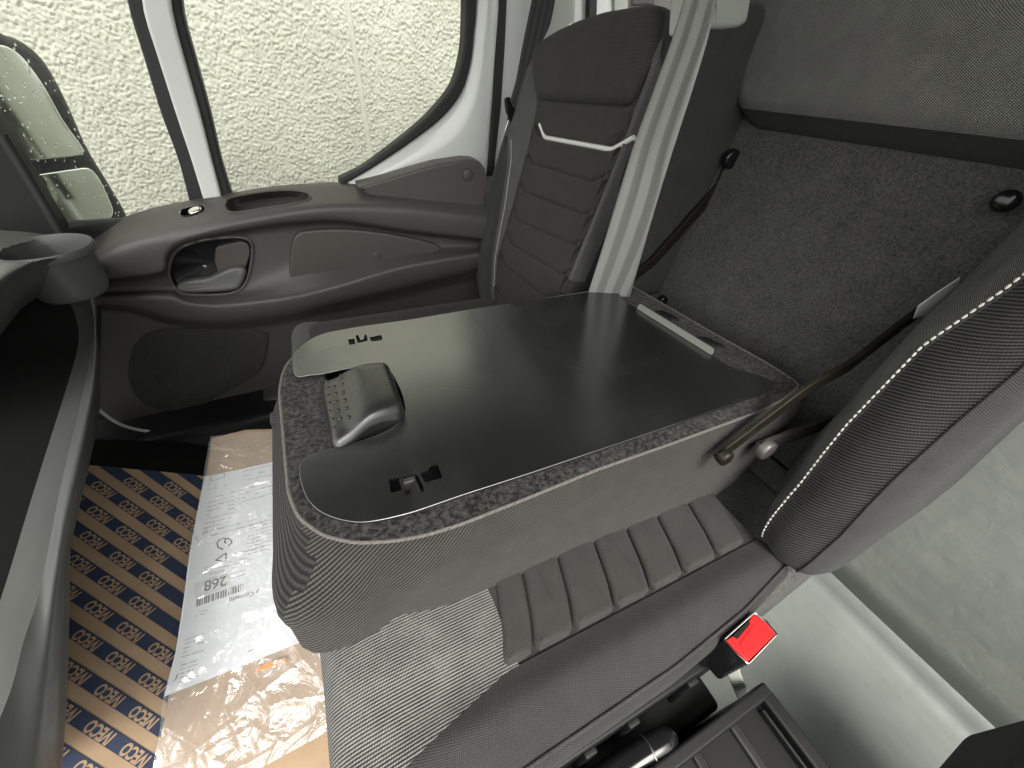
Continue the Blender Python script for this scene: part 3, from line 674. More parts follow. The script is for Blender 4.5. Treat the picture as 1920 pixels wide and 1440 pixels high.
while k < 1:
    wd = rng.choice([.0012, .0018, .0030]); qs.append((a_+(b_-a_)*k, wd, .014)); k += (wd+rng.choice([.0012, .002]))/np.linalg.norm(b_-a_)
b = prints('barcode', qs, M['ink']); b['kind'] = 'stuff'
qs = []
def lines(x0, y0, x1, y1, n, dx, dy, hh=.0022):
    for i in range(n):
        a, c = P_(x0+dx*i, y0+dy*i), P_(x1+dx*i, y1+dy*i); L = np.linalg.norm(c-a); s = 0
        while s < L:
            wd = rng.uniform(.004, .016); m = a+(c-a)*min(1, (s+wd/2)/L)
            if rng.random() < .82: qs.append((m, wd, hh*rng.uniform(.7, 1)))
            s += wd+.0025
lines(392, 935, 440, 922, 9, -1.5, 8); lines(446, 921, 512, 902, 4, 0, 7.5); lines(393, 910, 425, 902, 2, -1, 8); lines(455, 884, 512, 872, 3, 0, 9)
lines(380, 1000, 512, 965, 2, -1, 9); lines(468, 985, 512, 972, 9, -1, 7); lines(440, 1040, 512, 1020, 1, 0, 8); lines(383, 1065, 455, 1048, 3, 0, 6, .0018); lines(392, 1078, 420, 1071, 2, 0, 7)
lines(432, 1077, 456, 1070, 2, 0, 8); lines(365, 1150, 390, 1143, 2, 0, 6, .0018); lines(347, 1200, 380, 1190, 5, -1.5, 8); lines(340, 1248, 372, 1237, 5, -1.5, 8); lines(455, 1225, 470, 1220, 1, 0, 8)
b = prints('printed_lines', qs, M['inkl']); b['kind'] = 'stuff'
qs = []
for a, c in (((394, 893), (420, 886)), ((420, 886), (421, 895)), ((421, 895), (395, 902)), ((395, 902), (394, 893))):
    for s in np.linspace(0, 1, 12): qs.append((P_(a[0]+(c[0]-a[0])*s, a[1]+(c[1]-a[1])*s), .0022, .0015))
b = prints('print_box', qs, M['inkl']); b['kind'] = 'stuff'
def mark(name, pts, r, closed):
    P = [B(a, b, .0088) for a, b in pts]
    return (ring if closed else tube)(name, spline(P, 40, closed) if not closed else resample(P, 36, True), r, M['ink'], sheetp)
mark('recycling_mark', [(418, 1030), (409, 1026), (408, 1016), (418, 1010), (429, 1011)], .0013, False)
mark('recycling_mark', [(428, 1024), (434, 1016), (428, 1010), (421, 1014), (423, 1019)], .0013, False)
mark('triangle_mark', [(404, 1050), (424, 1037), (423, 1053)], .0011, True)
bag = thing('plastic_bag', 'clear crinkled plastic bag wrapped over the carton and papers', 'plastic bag', tuple(B(450, 1200, .02)))
def filmgrid():
    L = spline([B(394, 818, .012), B(380, 900, .014), B(362, 1000, .014), B(350, 1100, .014), B(335, 1200, .016), B(306, 1308, .018), B(300, 1370, .02), B(286, 1440, .02), B(270, 1560, .02)], 170)
    R = spline([B(640, 796, .012), B(690, 900, .014), B(720, 1000, .014), B(740, 1100, .014), B(750, 1160, .014), B(760, 1230, .014), B(760, 1270, .012), B(700, 1318, .012), B(690, 1330, .012)], 170)
    s = np.linspace(0, 1, 110)[None, :, None]; G = L[:, None]+(R-L)[:, None]*s
    U, Vv = np.meshgrid(np.linspace(0, 1, 170), np.linspace(0, 1, 110), indexing='ij'); h = np.zeros(U.shape)
    r2 = np.random.default_rng(11)
    for k in range(90):                                     # straight crease ridges
        a = r2.uniform(0, math.pi); cx_, cy_ = r2.random(2); ln = r2.uniform(.05, .22)
        if k > 30: cx_ = r2.uniform(.58, 1)
        d = (U-cx_)*1.7*math.cos(a)+(Vv-cy_)*math.sin(a); e = -(U-cx_)*1.7*math.sin(a)+(Vv-cy_)*math.cos(a)
        h += r2.uniform(.0015, .005)*np.exp(-(np.abs(d)/.012))*np.exp(-(e/ln)**2)
    return G+BN*h[..., None]
sheet('film', filmgrid(), M['film'], bag, sharp=None)
tp = [B(478, 1257, .016), B(505, 1247, .017), B(536, 1237, .016)]
ribbon('orange_tear_tape', spline(tp, 12), np.cross(BN, tp[2]-tp[0]), .007, .001, M['orange'], bag)
# ================================================================== PASSENGER SEAT
ps = thing('passenger_seat', 'dark fabric passenger seat by the door with ribbed centre and white piping', 'seat', (.45, .9, .2))
def RE(y, z, off=0): return A(.5+.22*(z-.5)-off, y, z)
LS = [(1258, 19), (1240, 11), (1150, 25), (1090, 44), (1045, 66), (1020, 92), (1003, 130), (985, 180), (962, 255), (937, 330), (911, 410), (899, 470), (897, 510), (903, 548), (915, 600)]
BODY = [PB(a, b, -.012) for a, b in LS]+[RE(1.05, .36, -.012), RE(.715, .36, -.012)]+[RE(y, z, -.012) for y, z in ((.722, .6), (.706, .75), (.69, .9), (.69, 1.08))]
backr = pillow('backrest', rnd(BODY, .02, 4), PBN, M['side'], ps, .02, .27, .018, 5)
def pb(name, px, mat, h=.014, depth=.03, r=.008, rc=.008, off=0.0, par=None, extra=None, bulge=0, gap=0.0):
    P = [PB(a, b, off-.006) for a, b in px]
    if extra is not None: P += extra
    P = rnd(P, rc, 4)
    return pillow(name, P, PBN, mat, par or ps, h, depth, r, 6, bulge=bulge)
BR = backr
tube('side_bolster', spline([PB(a, b, -.004) for a, b in [(953, 240), (945, 330), (926, 410), (916, 470), (912, 510), (914, 550), (922, 610)]], 40), np.interp(np.linspace(0, 1, 40), [0, .25, .5, .65, .78, .9, 1], [.008, .018, .028, .031, .029, .025, .02]), M['side'], BR, 20)
pb('side_strip', [(1007, 108), (1012, 150), (1017, 193), (1009, 240), (997, 290), (983, 338), (970, 388), (956, 432), (943, 475), (937, 531), (948, 600), (932, 600), (927, 545), (929, 490), (937, 440), (947, 390), (954, 340), (959, 300), (959, 255), (976, 200), (995, 135)], M['meshf'], .016, .03, .007, .004, par=BR)
pb('side_strip', [(1251, 75), (1241, 118), (1219, 165), (1197, 210), (1190, 260), (1161, 322), (1132, 390), (1106, 450), (1086, 505)], M['meshf'], .016, .03, .007, .004, par=BR, extra=[RE(y, z) for y, z in ((.716, .62), (.704, .75), (.692, .9), (.69, 1.02))])
pb('head_pad', [(1012, 106), (1030, 80), (1060, 62), (1100, 44), (1150, 28), (1240, 14), (1256, 22), (1254, 60), (1240, 118), (1217, 165), (1195, 205), (1110, 199), (1021, 191), (1013, 150)], M['pad'], .034, .05, .022, .02, par=BR, bulge=.004)
CH = [[(1021, 194), (1027, 195), (1188, 208), (1196, 209)], [(1013, 233), (1022, 258), (1148, 281), (1189, 258)], [(999, 287), (1010, 311), (1121, 344), (1159, 325)], [(985, 338), (994, 363), (1104, 405), (1130, 392)],
      [(972, 388), (982, 416), (1084, 461), (1104, 453)], [(958, 433), (968, 458), (1063, 516), (1084, 507)], [(945, 474), (955, 498), (1030, 557), (1066, 552)], [(938, 531), (948, 556), (1000, 600), (1040, 600)], [(934, 575), (940, 600), (985, 640), (1010, 640)]]
for a, b in zip(CH[:-1], CH[1:]): pb('pad', a+b[::-1], M['pad'], .021, .02, .0115, .004, par=BR)
wp = [PB(a, b, .012) for a, b in CH[1]]; wpl = rnd(np.vstack([wp]), .006, 5)[5:-5] if False else np.array(wp)
def poly_round(P, r=.008, n=5):
    P = np.array(P); out = [P[0]]
    for i in range(1, len(P)-1):
        a, b, c = P[i-1], P[i], P[i+1]; p = b+(a-b)/np.linalg.norm(a-b)*r; q = b+(c-b)/np.linalg.norm(c-b)*r
        for t_ in np.linspace(0, 1, n): out.append((1-t_)**2*p+2*t_*(1-t_)*b+t_*t_*q)
    return np.array(out+[P[-1]])
tube('white_piping', poly_round(wp), .0052, M['stripe'], BR, 8)
def stitches(name, path, L, gap, r, mat, parent):
    P = np.array(path); S = np.r_[0, np.cumsum(np.linalg.norm(np.diff(P, axis=0), axis=1))]; s = 0; V = []; F = []
    while s+L < S[-1]:
        a = A(*[np.interp(s, S, P[:, k]) for k in range(3)]); b = A(*[np.interp(s+L, S, P[:, k]) for k in range(3)])
        d = (b-a)/np.linalg.norm(b-a); u = np.cross(d, A(.3, .2, .93)); u /= np.linalg.norm(u); v = np.cross(d, u); i = len(V)
        for q in (a, a*.75+b*.25, a*.25+b*.75, b):
            w_ = r*(.45 if q is a or q is b else 1); V += [q+u*w_, q+v*w_, q-u*w_, q-v*w_]
        for k in range(3): F += [(i+4*k+m, i+4*k+(m+1) % 4, i+4*k+4+(m+1) % 4, i+4*k+4+m) for m in range(4)]
        F += [(i, i+1, i+2, i+3), (i+12, i+13, i+14, i+15)]; s += L+gap
    o = obj(name, V, F, mat, parent); o['kind'] = 'stuff'; return o
stitches('stitching', spline([PB(a, b, .012) for a, b in [(958, 262), (958, 300), (953, 340), (946, 390), (936, 440), (928, 490), (926, 540)]], 200), .0048, .0022, .0016, M['thread'], BR)
def pcush(P, V):
    P = P.copy(); P[:, 2] += .012*np.clip(np.abs(V[:, 1])-.55, 0, .3)*3*(V[:, 2] > 0)-.02*np.clip(V[:, 0], -1, 1)*(V[:, 2] > 0); return P
softbox('cushion', [(-.125, .665, .27), (.50, .665, .25), (-.125, 1.09, .27), (.50, 1.09, .25), (-.15, .665, .442), (.50, .665, .445), (-.13, 1.075, .425), (.50, 1.10, .445)], .075, M['pad'], ps, 16, pcush)
softbox('cushion_front', [(-.128, .662, .27), (.03, .662, .25), (-.128, 1.092, .27), (.03, 1.092, .25), (-.154, .662, .444), (-.01, .662, .452), (-.134, 1.078, .428), (-.02, 1.088, .452)], .06, M['meshf'], ps, 12, pcush)
box('seat_base', (-.08, .68, .0), (.5, 1.08, .28), .02, M['black'], ps)
# ================================================================== MIDDLE SEAT
msx = thing('middle_seat', 'dark fabric middle seat with ribbed cushion and open backrest frame', 'seat', (.3, .3, .2))
YB = lambda x: .117-.25*max(0, .08-x)-.0*x
def YP(x): return float(np.interp(x, [-.16, .1, .3, .45, .56], [.028, .034, .037, .048, .066]))
FRONT = spline([(-.118, -.30), (-.132, -.17), (-.140, -.09), (-.134, -.045), (-.116, -.017), (-.085, -.004), (-.03, .002), (.08, 0), (.2, -.008), (.35, -.02), (.5, -.028), (.565, -.034)], 80)
def cz(y, x): return .436+.014*math.exp(-((y-.083)/.028)**2)*min(1, max(0, (x+.13)*8))
def cush(yfun, ny, z_off=0, xr=None):
    G = []
    for x, dz in FRONT:
        if xr and not (xr[0] <= x <= xr[1]): continue
        row = []
        for k in range(ny):
            y = yfun(x, k/(ny-1)); z = cz(y, x)+dz; e = max(0, .085-y)/.05
            row.append((x+.004*math.sin(y*9), y, z-.026*e**2+z_off))
        G.append(row)
    return np.array(G)
sheet('front_cover', cush(lambda x, k: .52+(YB(x)-.52)*k, 60, 0, (-.2, .10)), M['mesh'], msx)
sheet('cushion', cush(lambda x, k: .52+(YB(x)-.52)*k, 60, -.004, (.06, .6)), M['pad'], msx)
sheet('side_roll', cush(lambda x, k: YB(x)+(YP(x)-YB(x))*k, 30), M['dark'], msx)
SK = cush(lambda x, k: YP(x), 2)[:, 0]
G = np.stack([SK+A(0, 0, .0), SK+A(0, -.006, -.004), SK+A(0, -.012, -.02), SK+A(0, -.013, -.05), SK+A(0, -.004, -.10), SK+A(0, .02, -.13)], 1)
sheet('side_skirt', np.stack([spline(r_, 14) for r_ in G]), M['dark'], msx)
tube('piping', SK[8:]+A(0, -.002, .002), .0022, M['side'], msx, 8)
# ribbed pads of the cushion, chevron shaped
XS = [.083, .127, .189, .259, .327, .395, .47, .54]
def padline(x): return [(x-.004, .121), (x+.012, .16), (x+.030, .225), (x+.03, .36), (x+.012, .425), (x-.004, .46)]
for a, b in zip(XS[:-1], XS[1:]):
    P = [A(x+.002, y, 0) for x, y in padline(a)]+[A(x-.002, y, 0) for x, y in padline(b)[::-1]]
    P = [A(p[0], p[1], cz(p[1], p[0])+np.interp(p[0], FRONT[12:, 0], FRONT[12:, 1])) for p in resample(rnd(P, .007, 5), 70, True)]
    pillow('pad', P, A(.04, 0, 1), M['pad'], msx, .009, .02, .008, 5)
box('back_shoulder', (.70, .694, .55), (.876, .79, 1.125), .025, M['side'], ps, 6)
box('rear_base', (.545, .045, .0), (.76, .6, .345), .02, M['carpet'], msx)
box('back_frame', (.90, .55, .85), (.965, 1.0, 1.32), .02, M['side'], msx)
box('seat_base', (-.07, .035, .0), (.50, .60, .33), .02, M['black'], msx)
box('base_panel', (-.06, .018, .05), (.48, .034, .31), .004, M['black'], msx)
box('base_panel', (-.1, -.030, .0), (.43, .030, .20), .01, M['black'], msx)  # black box for the seat frame and the shadow in this gap
for x in (.16, .235, .35): box('base_rib', (x, .010, .06), (x+.02, .019, .30), .003, M['black'], msx)
# open back: felt panel, upper bolster, right wing
def FP(y, z, off=0): return A(.80+.19*(z-.55)-off, y, z)
FN = A(-1, 0, .19)
pillow('back_panel', [FP(.70, .98), FP(.70, .55), FP(.70, .15), FP(.05, .15), FP(.05, .98)], FN, M['carpet'], msx, .004, .05, .004)
pillow('panel_slit', [FP(.30, .4005, .003), FP(.05, .4005, .003), FP(.05, .394, .003), FP(.30, .394, .003)], FN, M['gloss'], msx, .003, .01, .002)
BPF = [(.985, 1.42), (.90, 1.40), (.862, 1.30), (.842, 1.15), (.831, 1.02), (.828, 1.0), (.827, .991), (.828, .983), (.831, .976), (.837, .968), (.847, .959), (.862, .944), (.880, .934), (.895, .929), (.93, .928), (.985, .932)]
def bolster():
    P = spline([A(x, z) for x, z in BPF], 60); G = []
    for k in range(60):
        t_ = k/59; row = []
        for x, z in P:
            yl = float(np.interp(z, [.93, .96, .985, 1.09, 1.3], [.665, .688, .70, .765, .80])); y = yl+(-.06-yl)*t_
            e = max(0, 1-t_*28); dx = .03*(1-math.sqrt(max(0, 1-e*e))) if e > 0 else 0
            row.append((x+dx*(1 if x < .95 else 0), y, z+.0016*(yl-y)/.1*(1 if z < 1.1 else .5)+(dx*.6 if z < .95 else 0)))
        G.append(row)
    return np.array(G)
bg_ = bolster(); kc = int(np.argmin(np.abs(spline([A(x, z) for x, z in BPF], 60)[:, 1]-.974)+(spline([A(x, z) for x, z in BPF], 60)[:, 0] > .9)))
sheet('upper_bolster', bg_[:, :kc+1], M['bolster'], msx, sharp=None); sheet('bolster_shaded_underside', bg_[:, kc:], M['side'], msx, sharp=None); obj('bolster_end', bg_[0], [tuple(range(60))], M['side'], msx)  # underside given a darker weave to stand in for its shade
def wing(z):
    x0 = .55+.26*(z-.42); ys = float(np.interp(z, [.43, .51, .65, .78, .86, 1.0], [.113, .121, .134, .135, .118, .10])); y2 = float(np.interp(z, [.42, .52, .63, .72, .8, 1], [.045, .048, .058, .061, .061, .061]))
    inner = [(x0+.30, .205), (x0+.17, .192), (x0+.09, ys+.044), (x0+.04, ys+.027), (x0, ys)]
    darkf = [(x0, ys), (x0-.010, (ys*2+y2)/3), (x0-.010, (ys+2*y2)/3), (x0-.002, y2)]
    edge = [(x0-.002, y2), (x0+.014, y2-.015), (x0+.05, y2-.024), (x0+.14, y2-.022), (x0+.30, y2-.02)]
    return inner, darkf, edge
def wingsheet(k, n):
    G = []
    for z, s in [(.400, .25), (.404, .5), (.411, .72), (.422, .88), (.438, .96), (.46, 1)]+[(z, 1) for z in np.linspace(.49, 1.16, 50)]:
        P = spline(wing(max(z, .42))[k], n); c = A(.55+.26*(z-.42)+.10, .085); P = c+(P-c)*s; G.append(np.c_[P, np.full(n, z)])
    return np.array(G)
def folds(G):
    z = G[..., 2]; y = G[..., 1]; G[..., 0] += .0022*np.sin(z*46+y*60)*np.exp(-((z-.52)/.10)**2)+.0015*np.sin(z*21-y*35); return G
wi, wd, we = wingsheet(0, 26), wingsheet(1, 18), wingsheet(2, 22)
wi, wd, we = folds(wi), folds(wd), folds(we)
sheet('wing_strip', wi, M['mesh'], msx, sharp=None); sheet('wing_front', wd, M['twill'], msx, sharp=None); sheet('wing_edge', we, M['side'], msx, sharp=None)
stitches('stitching', spline(wi[3:, -1]+A(-.002, .004, 0), 300), .0062, .0022, .0016, M['thread'], msx)
tube('wing_seam', spline(wd[3:, -1]+A(-.001, 0, 0), 60), .0018, M['side'], msx, 6)
tg = [Y(1713, 597, .194), Y(1722, 573, .194), Y(1760, 546, .194), Y(1800, 520, .194), Y(1790, 560, .194), Y(1745, 590, .194)]
pillow('care_label', tg, (-.5, -1, .3), M['stripe'], msx, .0008, .0008, .0005, 2)
# ================================================================== FOLDED BACKREST
fb = thing('folded_backrest', 'middle backrest folded flat into a black table with latch handle', 'folding table', (.3, .45, .42))
ZT = .612
NEAR = [(1500, 722), (1470, 748), (1423, 772), (1271, 828), (1120, 881), (980, 938), (869, 982), (800, 1004), (740, 1015), (667, 1019), (608, 1006), (560, 972), (541, 925), (536, 869), (529, 788), (524, 735), (530, 700), (543, 676)]
LOOP = [Z(a, b, ZT) for a, b in NEAR]+[A(-.055, .667, ZT), A(.05, .676, ZT), A(.30, .678, ZT), A(.55, .674, ZT), A(.612, .668, ZT)]+[Z(a, b, ZT) for a, b in [(1177, 533), (1235, 566), (1350, 633), (1440, 683)]]
LP = resample(rnd(LOOP, .012, 4), 300, True)
ar = np.sum(LP[:, 0]*np.roll(LP[:, 1], -1)-np.roll(LP[:, 0], -1)*LP[:, 1]); LP = LP if ar > 0 else LP[::-1]
def zb(x): return np.interp(x, [-.13, .01, .22, .40, .58, .70, .78], [.424, .426, .404, .388, .370, .385, .45])
LP = np.roll(LP, -int(np.argmin(np.abs(LP[:, 0]-.3)+(LP[:, 1] < .4)*9)), 0)
def fbrings():
    R = []
    e = np.r_[np.linspace(0, .9, 13), .94, .97, 1]; lo = np.clip((LP[:, 0]-.62)/.08, 0, 1); fr_ = np.clip((-.02-LP[:, 0])/.08, 0, 1)
    cr = np.exp(-(((LP[:, 0]+.075)/.03)**2+((LP[:, 1]-.245)/.03)**2))          # gathered corner
    for k in e:
        out = .011*math.sin(min(1, k*2.2)*math.pi/2)*(1-max(0, k-.93)/.07*.6)
        o_ = -(out+0*lo)
        o_ = o_ + cr*(.016*math.sin(k*math.pi))+.002*np.sin(LP[:, 0]*60+k*9)*math.sin(k*math.pi)*np.clip(1-(LP[:, 0]+.1)/.3, 0, 1)
        n_ = (inset2(LP[:, :2], .001)-LP[:, :2])/.001; wk_ = min(1, k*1.9); wk_ = wk_*wk_*(3-2*wk_)
        dd_ = LP[:, :2]-A(-.03, .315); sq_ = (dd_[:, 0] < 0) & (dd_[:, 1] < 0); TQ = LP[:, :2].copy()
        mx_ = np.maximum(np.abs(dd_[:, 0])/.110, np.abs(dd_[:, 1])/.082)+1e-9
        TQ = np.where(sq_[:, None], A(-.03, .315)+dd_/(mx_[:, None]), TQ); fm_ = (dd_[:, 0] < -.02) & (dd_[:, 1] >= 0) & (LP[:, 1] < .62); TQ[fm_, 0] = -.136
        for _ in range(4): TQ = np.where((LP[:, :1] < .05), (np.roll(TQ, 1, 0)+TQ*2+np.roll(TQ, -1, 0))/4, TQ)
        Q_ = LP[:, :2]*(1-wk_)+TQ*wk_+n_*np.asarray(o_).reshape(-1, 1); Q_[:, 0] += .045*np.clip((LP[:, 0]-.60)/.09, 0, 1)*math.sin(math.pi*min(1, k*1.25))
        z = ZT+(zb(Q_[:, 0])-ZT)*k; R.append(np.c_[Q_, z])
    c = R[-1].mean(0); b2 = R[-1].copy(); b2[:, :2] = R[-1][:, :2]+n_*.03; b2[:, 2] -= .006; R.append(b2)
    return R
RR = fbrings()
if DBG:
    for q_ in (0, 4, 8, 12, 14, 15): r_ = RR[q_]; m_ = (r_[:, 0] < .0) & (r_[:, 1] < .34); print('RING', q_, np.round(r_[m_][::4], 3).tolist())
NV = len(LP); F = grid_faces(len(RR), NV, False, True); V = np.vstack(RR)
ctr = np.array([V[list(f)].mean(0) for f in F]); fr_m = (ctr[:, 0] < -.093+.0*ctr[:, 1]) & (ctr[:, 1] > .262-(.61-ctr[:, 2])*.10)
S_ = np.r_[0, np.cumsum(np.linalg.norm(np.diff(LP, axis=0), axis=1))]; uvs = np.stack([np.tile(S_, len(RR)), np.repeat(np.linspace(0, .19, len(RR)), NV)], 1)
cov = obj('side_cover', V, [f for f, q in zip(F, fr_m) if not q], M['rib'], fb); setuv(cov, uvs)
cov = obj('end_cover', V, [f for f, q in zip(F, fr_m) if q], M['ribh'], fb); setuv(cov, uvs[:, ::1])
obj('underside', RR[-1], [tuple(range(NV))], M['side'], fb)
ring('edge_piping', LP+A(0, 0, .0005), .0021, M['seam'], fb)
HOLE = rnd([A(-.046, .292, 0), A(.575, .285, 0), A(.575, .640, 0), A(-.046, .628, 0)], .03)
top = [p+A(0, 0, .0) for p in LP]
pillow('felt_border', inset2(LP[:, :2], .0012).tolist() and np.c_[inset2(LP[:, :2], .0012), np.full(NV, ZT)], (0, 0, 1), M['felt'], fb, .002, .030, .002, 3, holes=[HOLE+A(0, 0, ZT)])
pillow('core_panel', [A(-.06, .27, .58), A(.6, .27, .58), A(.6, .655, .58), A(-.06, .655, .58)], (0, 0, 1), M['black'], fb, .002, .01, .001)
ZP = .6205
TRAY = [(548, 671), (552, 662), (558, 655), (581, 637), (608, 625), (674, 613), (768, 600), (892, 579), (1010, 562), (1120, 546), (1149, 542), (1160, 548), (1166, 562), (1192, 579), (1334, 668), (1372, 691), (1401, 698), (1437, 709), (1452, 719), (1453, 727), (1430, 738),
        (1250, 802), (1120, 846), (990, 890), (869, 929), (772, 963), (713, 977), (674, 982), (635, 976), (597, 961), (573, 935), (561, 897), (561, 872), (573, 856), (608, 845), (655, 833), (690, 823), (729, 807), (751, 790), (761, 770), (752, 735), (733, 697), (715, 690), (698, 688), (655, 691), (594, 704), (585, 703), (558, 709), (550, 702)]
tr = rnd([Z(a, b, ZP) for a, b in TRAY], .012, 4)
SL = [[(729, 900), (751, 896), (755, 920), (733, 926)], [(755, 896), (783, 888), (797, 922), (791, 926), (783, 906), (774, 908), (767, 934), (760, 932)], [(787, 888), (803, 883), (807, 875), (820, 871), (830, 897), (797, 906)],
      [(653, 638), (665, 636), (667, 646), (655, 648)], [(667, 631), (672, 629), (676, 639), (682, 638), (684, 628), (688, 630), (690, 640), (671, 645)], [(693, 634), (715, 629), (718, 638), (706, 641), (696, 641)]]
tray = pillow('tray', tr, (0, 0, 1), M['tray'], fb, .0015, .002, .0012, 4, holes=[resample([Z(a, b, ZP) for a, b in s], 24, True) for s in SL])
for c in ((780, 900), (686, 637)):
    p = Z(c[0], c[1], .60); box('slot_clip', tuple(p+A(-.02, -.006, -.018)), tuple(p+A(.0, .006, .008)), .003, M['trim'], tray)
# latch handle
hb = [A(-.050, .385, .59), A(.054, .412, .59), A(-.052, .532, .59), A(.054, .528, .59), A(-.050, .385, .634), A(.050, .412, .650), A(-.053, .534, .634), A(.050, .530, .650)]
def hfn(P, V):
    P = P.copy(); t_ = (V[:, 0]+1)/2; up = V[:, 2] > 0
    P[:, 2] += np.where(up, .007*np.sin(np.clip((t_-.28)/.6, 0, 1)*math.pi)-.002*np.sin(np.clip(t_/.3, 0, 1)*math.pi)-.008*np.clip(np.abs(V[:, 1])-.6, 0, 1)**2*4, 0)
    P[:, 1] += np.where(V[:, 1] < -.5, .012*np.sin(np.clip(t_*1.05, 0, 1)*math.pi)**2*(1-V[:, 2])/2, 0)
    return P
latch = softbox('latch_handle', hb, .014, M['latch'], fb, 14, hfn)
def latch_z(x, y):
    best = None; me = latch.data; r0 = ORIG[latch.name]
    d = [((v.co.x+r0[0]-x)**2+(v.co.y+r0[1]-y)**2-(v.co.z > .2)*1e-6, v.co.z+r0[2]) for v in me.vertices if v.co.z+r0[2] > .615]
    return min(d)[1]
bumpm = None
for cx_, cy_ in [(613, 717), (615, 730), (616, 744), (618, 758), (619, 773), (624, 789), (628, 806), (627, 718), (628, 730), (630, 743), (632, 758), (635, 774), (639, 790), (641, 707), (642, 718), (644, 730), (646, 745), (649, 759), (652, 774), (656, 791)]:
    p = Z(cx_, cy_, .630); p[2] = latch_z(p[0], p[1])+.0002
    if bumpm is None:
        bm = bmesh.new(); bmesh.ops.create_uvsphere(bm, u_segments=10, v_segments=6, radius=1); bumpm = bpy.data.meshes.new('grip_bump'); bm.to_mesh(bumpm); bm.free(); bumpm.shade_smooth(); bumpm.materials.append(M['latch'])
    o = bpy.data.objects.new('grip_bump', bumpm); SC.collection.objects.link(o); o.parent = latch; o.location = Vector(p-ORIG[latch.name]); o.scale = (.0032, .0032, .0019)
# rear clip lip, hinge caps, strap
l0, l1 = Z(1193, 578, .6225), Z(1335, 667, .6225); dl = (l1-l0)/np.linalg.norm(l1-l0); nl = np.cross(dl, A(0, 0, 1))
if nl[0] < 0: nl = -nl
lip = rnd([l0, l1, l1+nl*.004+A(0, 0, .012)-dl*.003, l0+nl*.004+A(0, 0, .012)+dl*.003], .005)
pillow('paper_clip', lip, np.cross(dl, nl*.004+A(0, 0, .012)), M['lip'], fb, .0008, .0008, .0006, 3)
for a, b in (((1232, 584), (1264, 601)), ((1312, 634), (1349, 652))):
    p, q = Z(*a, .615), Z(*b, .615); softbox('hinge_cap', [p+A(-.004, .004, -.02), q+A(-.004, .004, -.02), p+A(.014, -.004, -.02), q+A(.014, -.004, -.02), p+A(-.004, .004, .003), q+A(-.004, .004, .003), p+A(.014, -.004, .003), q+A(.014, -.004, .003)], .003, M['black'], fb, 4)
p1, p2 = X(521, 798, -.134), X(514, 905, -.134); box('pull_strap', (-.140, p1[1]-.013, p2[2]), (-.122, p1[1]+.013, p1[2]), .004, M['beltd'], fb, 4)
# linkage bars
def bar(name, path, w, y, mat, th=.005):
    P = np.array([p[[0, 2]] for p in path]); T = np.gradient(P, axis=0); T /= np.linalg.norm(T, axis=1)[:, None]; N_ = np.stack([-T[:, 1], T[:, 0]], 1)
    poly = np.vstack([P+N_*w/2, (P-N_*w/2)[::-1]]); return pillow(name, rnd([A(a, y, b) for a, b in poly], .006), (0, -1, 0), mat, fb, .002, th, .001, 3)
yb = .203
bar('link_bar', [Y(1343, 860, yb), Y(1400, 817, yb), Y(1500, 741, yb), Y(1528, 722, yb), Y(1592, 688, yb), Y(1700, 604, yb), Y(1790, 540, yb), Y(1860, 490, yb)], .026, yb, M['bar'])
bar('link_bar', [A(.868, 0, .892), A(.861, 0, .826), A(.845, 0, .80), A(.724, 0, .659), A(.70, 0, .645), A(.60, 0, .58), A(.54, 0, .52)], .024, .679, M['bar'])
bar('link_bar', [Y(1415, 845, yb), Y(1500, 813, yb), Y(1600, 775, yb), Y(1700, 737, yb)], .034, yb, M['link'])
bar('link_bar', [A(.80, 0, .548), A(.70, 0, .53), A(.62, 0, .51)], .03, .684, M['link'])
for p, r, h, m in ((Y(1354, 853, .199), .013, .012, 'bar'), (Y(1430, 838, .199), .018, .014, 'link')): disc('pivot_bolt', p, (0, -1, 0), r, h, M[m], fb)
disc('pivot_bolt', Y(1368, 297, .676), (-.25, -1, 0), .0195, .016, M['gloss'], fb); disc('pivot_bolt', Y(1240, 562, .676), (-.25, -1, 0), .014, .016, M['gloss'], fb)
disc('pivot_bolt', Y(1884, 378, .222), (-1, -.3, .2), .014, .02, M['gloss'], fb)
# ================================================================== BELTS, BUCKLE
bt = thing('seat_belt', 'grey striped belt webbing running down beside the middle seat opening', 'seat belt', tuple(PB(1240, 300, .03)))
BL = [PB(a, b, .035) for a, b in [(1296, -40), (1283, 0), (1260, 75), (1224, 175), (1190, 268), (1160, 365)]]+[PB(1131, 460, .02), PB(1104, 545, .0), PB(1090, 590, -.03)]
BRt = [PB(a, b, o_) for a, b, o_ in [(1358, -40, .035), (1344, 0, .035), (1325, 80, .034), (1297, 172, .03), (1268, 262, .02), (1240, 352, .002), (1211, 450, -.03), (1184, 545, -.085), (1172, 590, -.12)]]
L_, R_ = spline(BL, 60), spline(BRt, 60); s = np.linspace(0, 1, 15)[None, :, None]
sheet('webbing', L_[:, None]+(R_-L_)[:, None]*s+PBN*(.0015*np.sin(s*math.pi*5)), M['belt'], bt, .0015)
pillow('belt_guide', rnd([PB(a, b, .03) for a, b in [(1263, -60), (1300, -60), (1290, 0), (1262, 70), (1256, 68)]], .004), PBN, M['grey'], bt, .004, .02, .003)
pillow('belt_guide', rnd([Y(a, b, .70) for a, b in [(1330, -80), (1412, -80), (1401, 0), (1394, 42), (1380, 53), (1345, 57), (1320, 56)]], .008), (0, -1, 0), M['grey'], bt, .012, .06, .01)
db = thing('seat_belt', 'black belt webbing with tongue hanging at the white door pillar', 'seat belt', tuple(Y(975, 150, 1.24)))
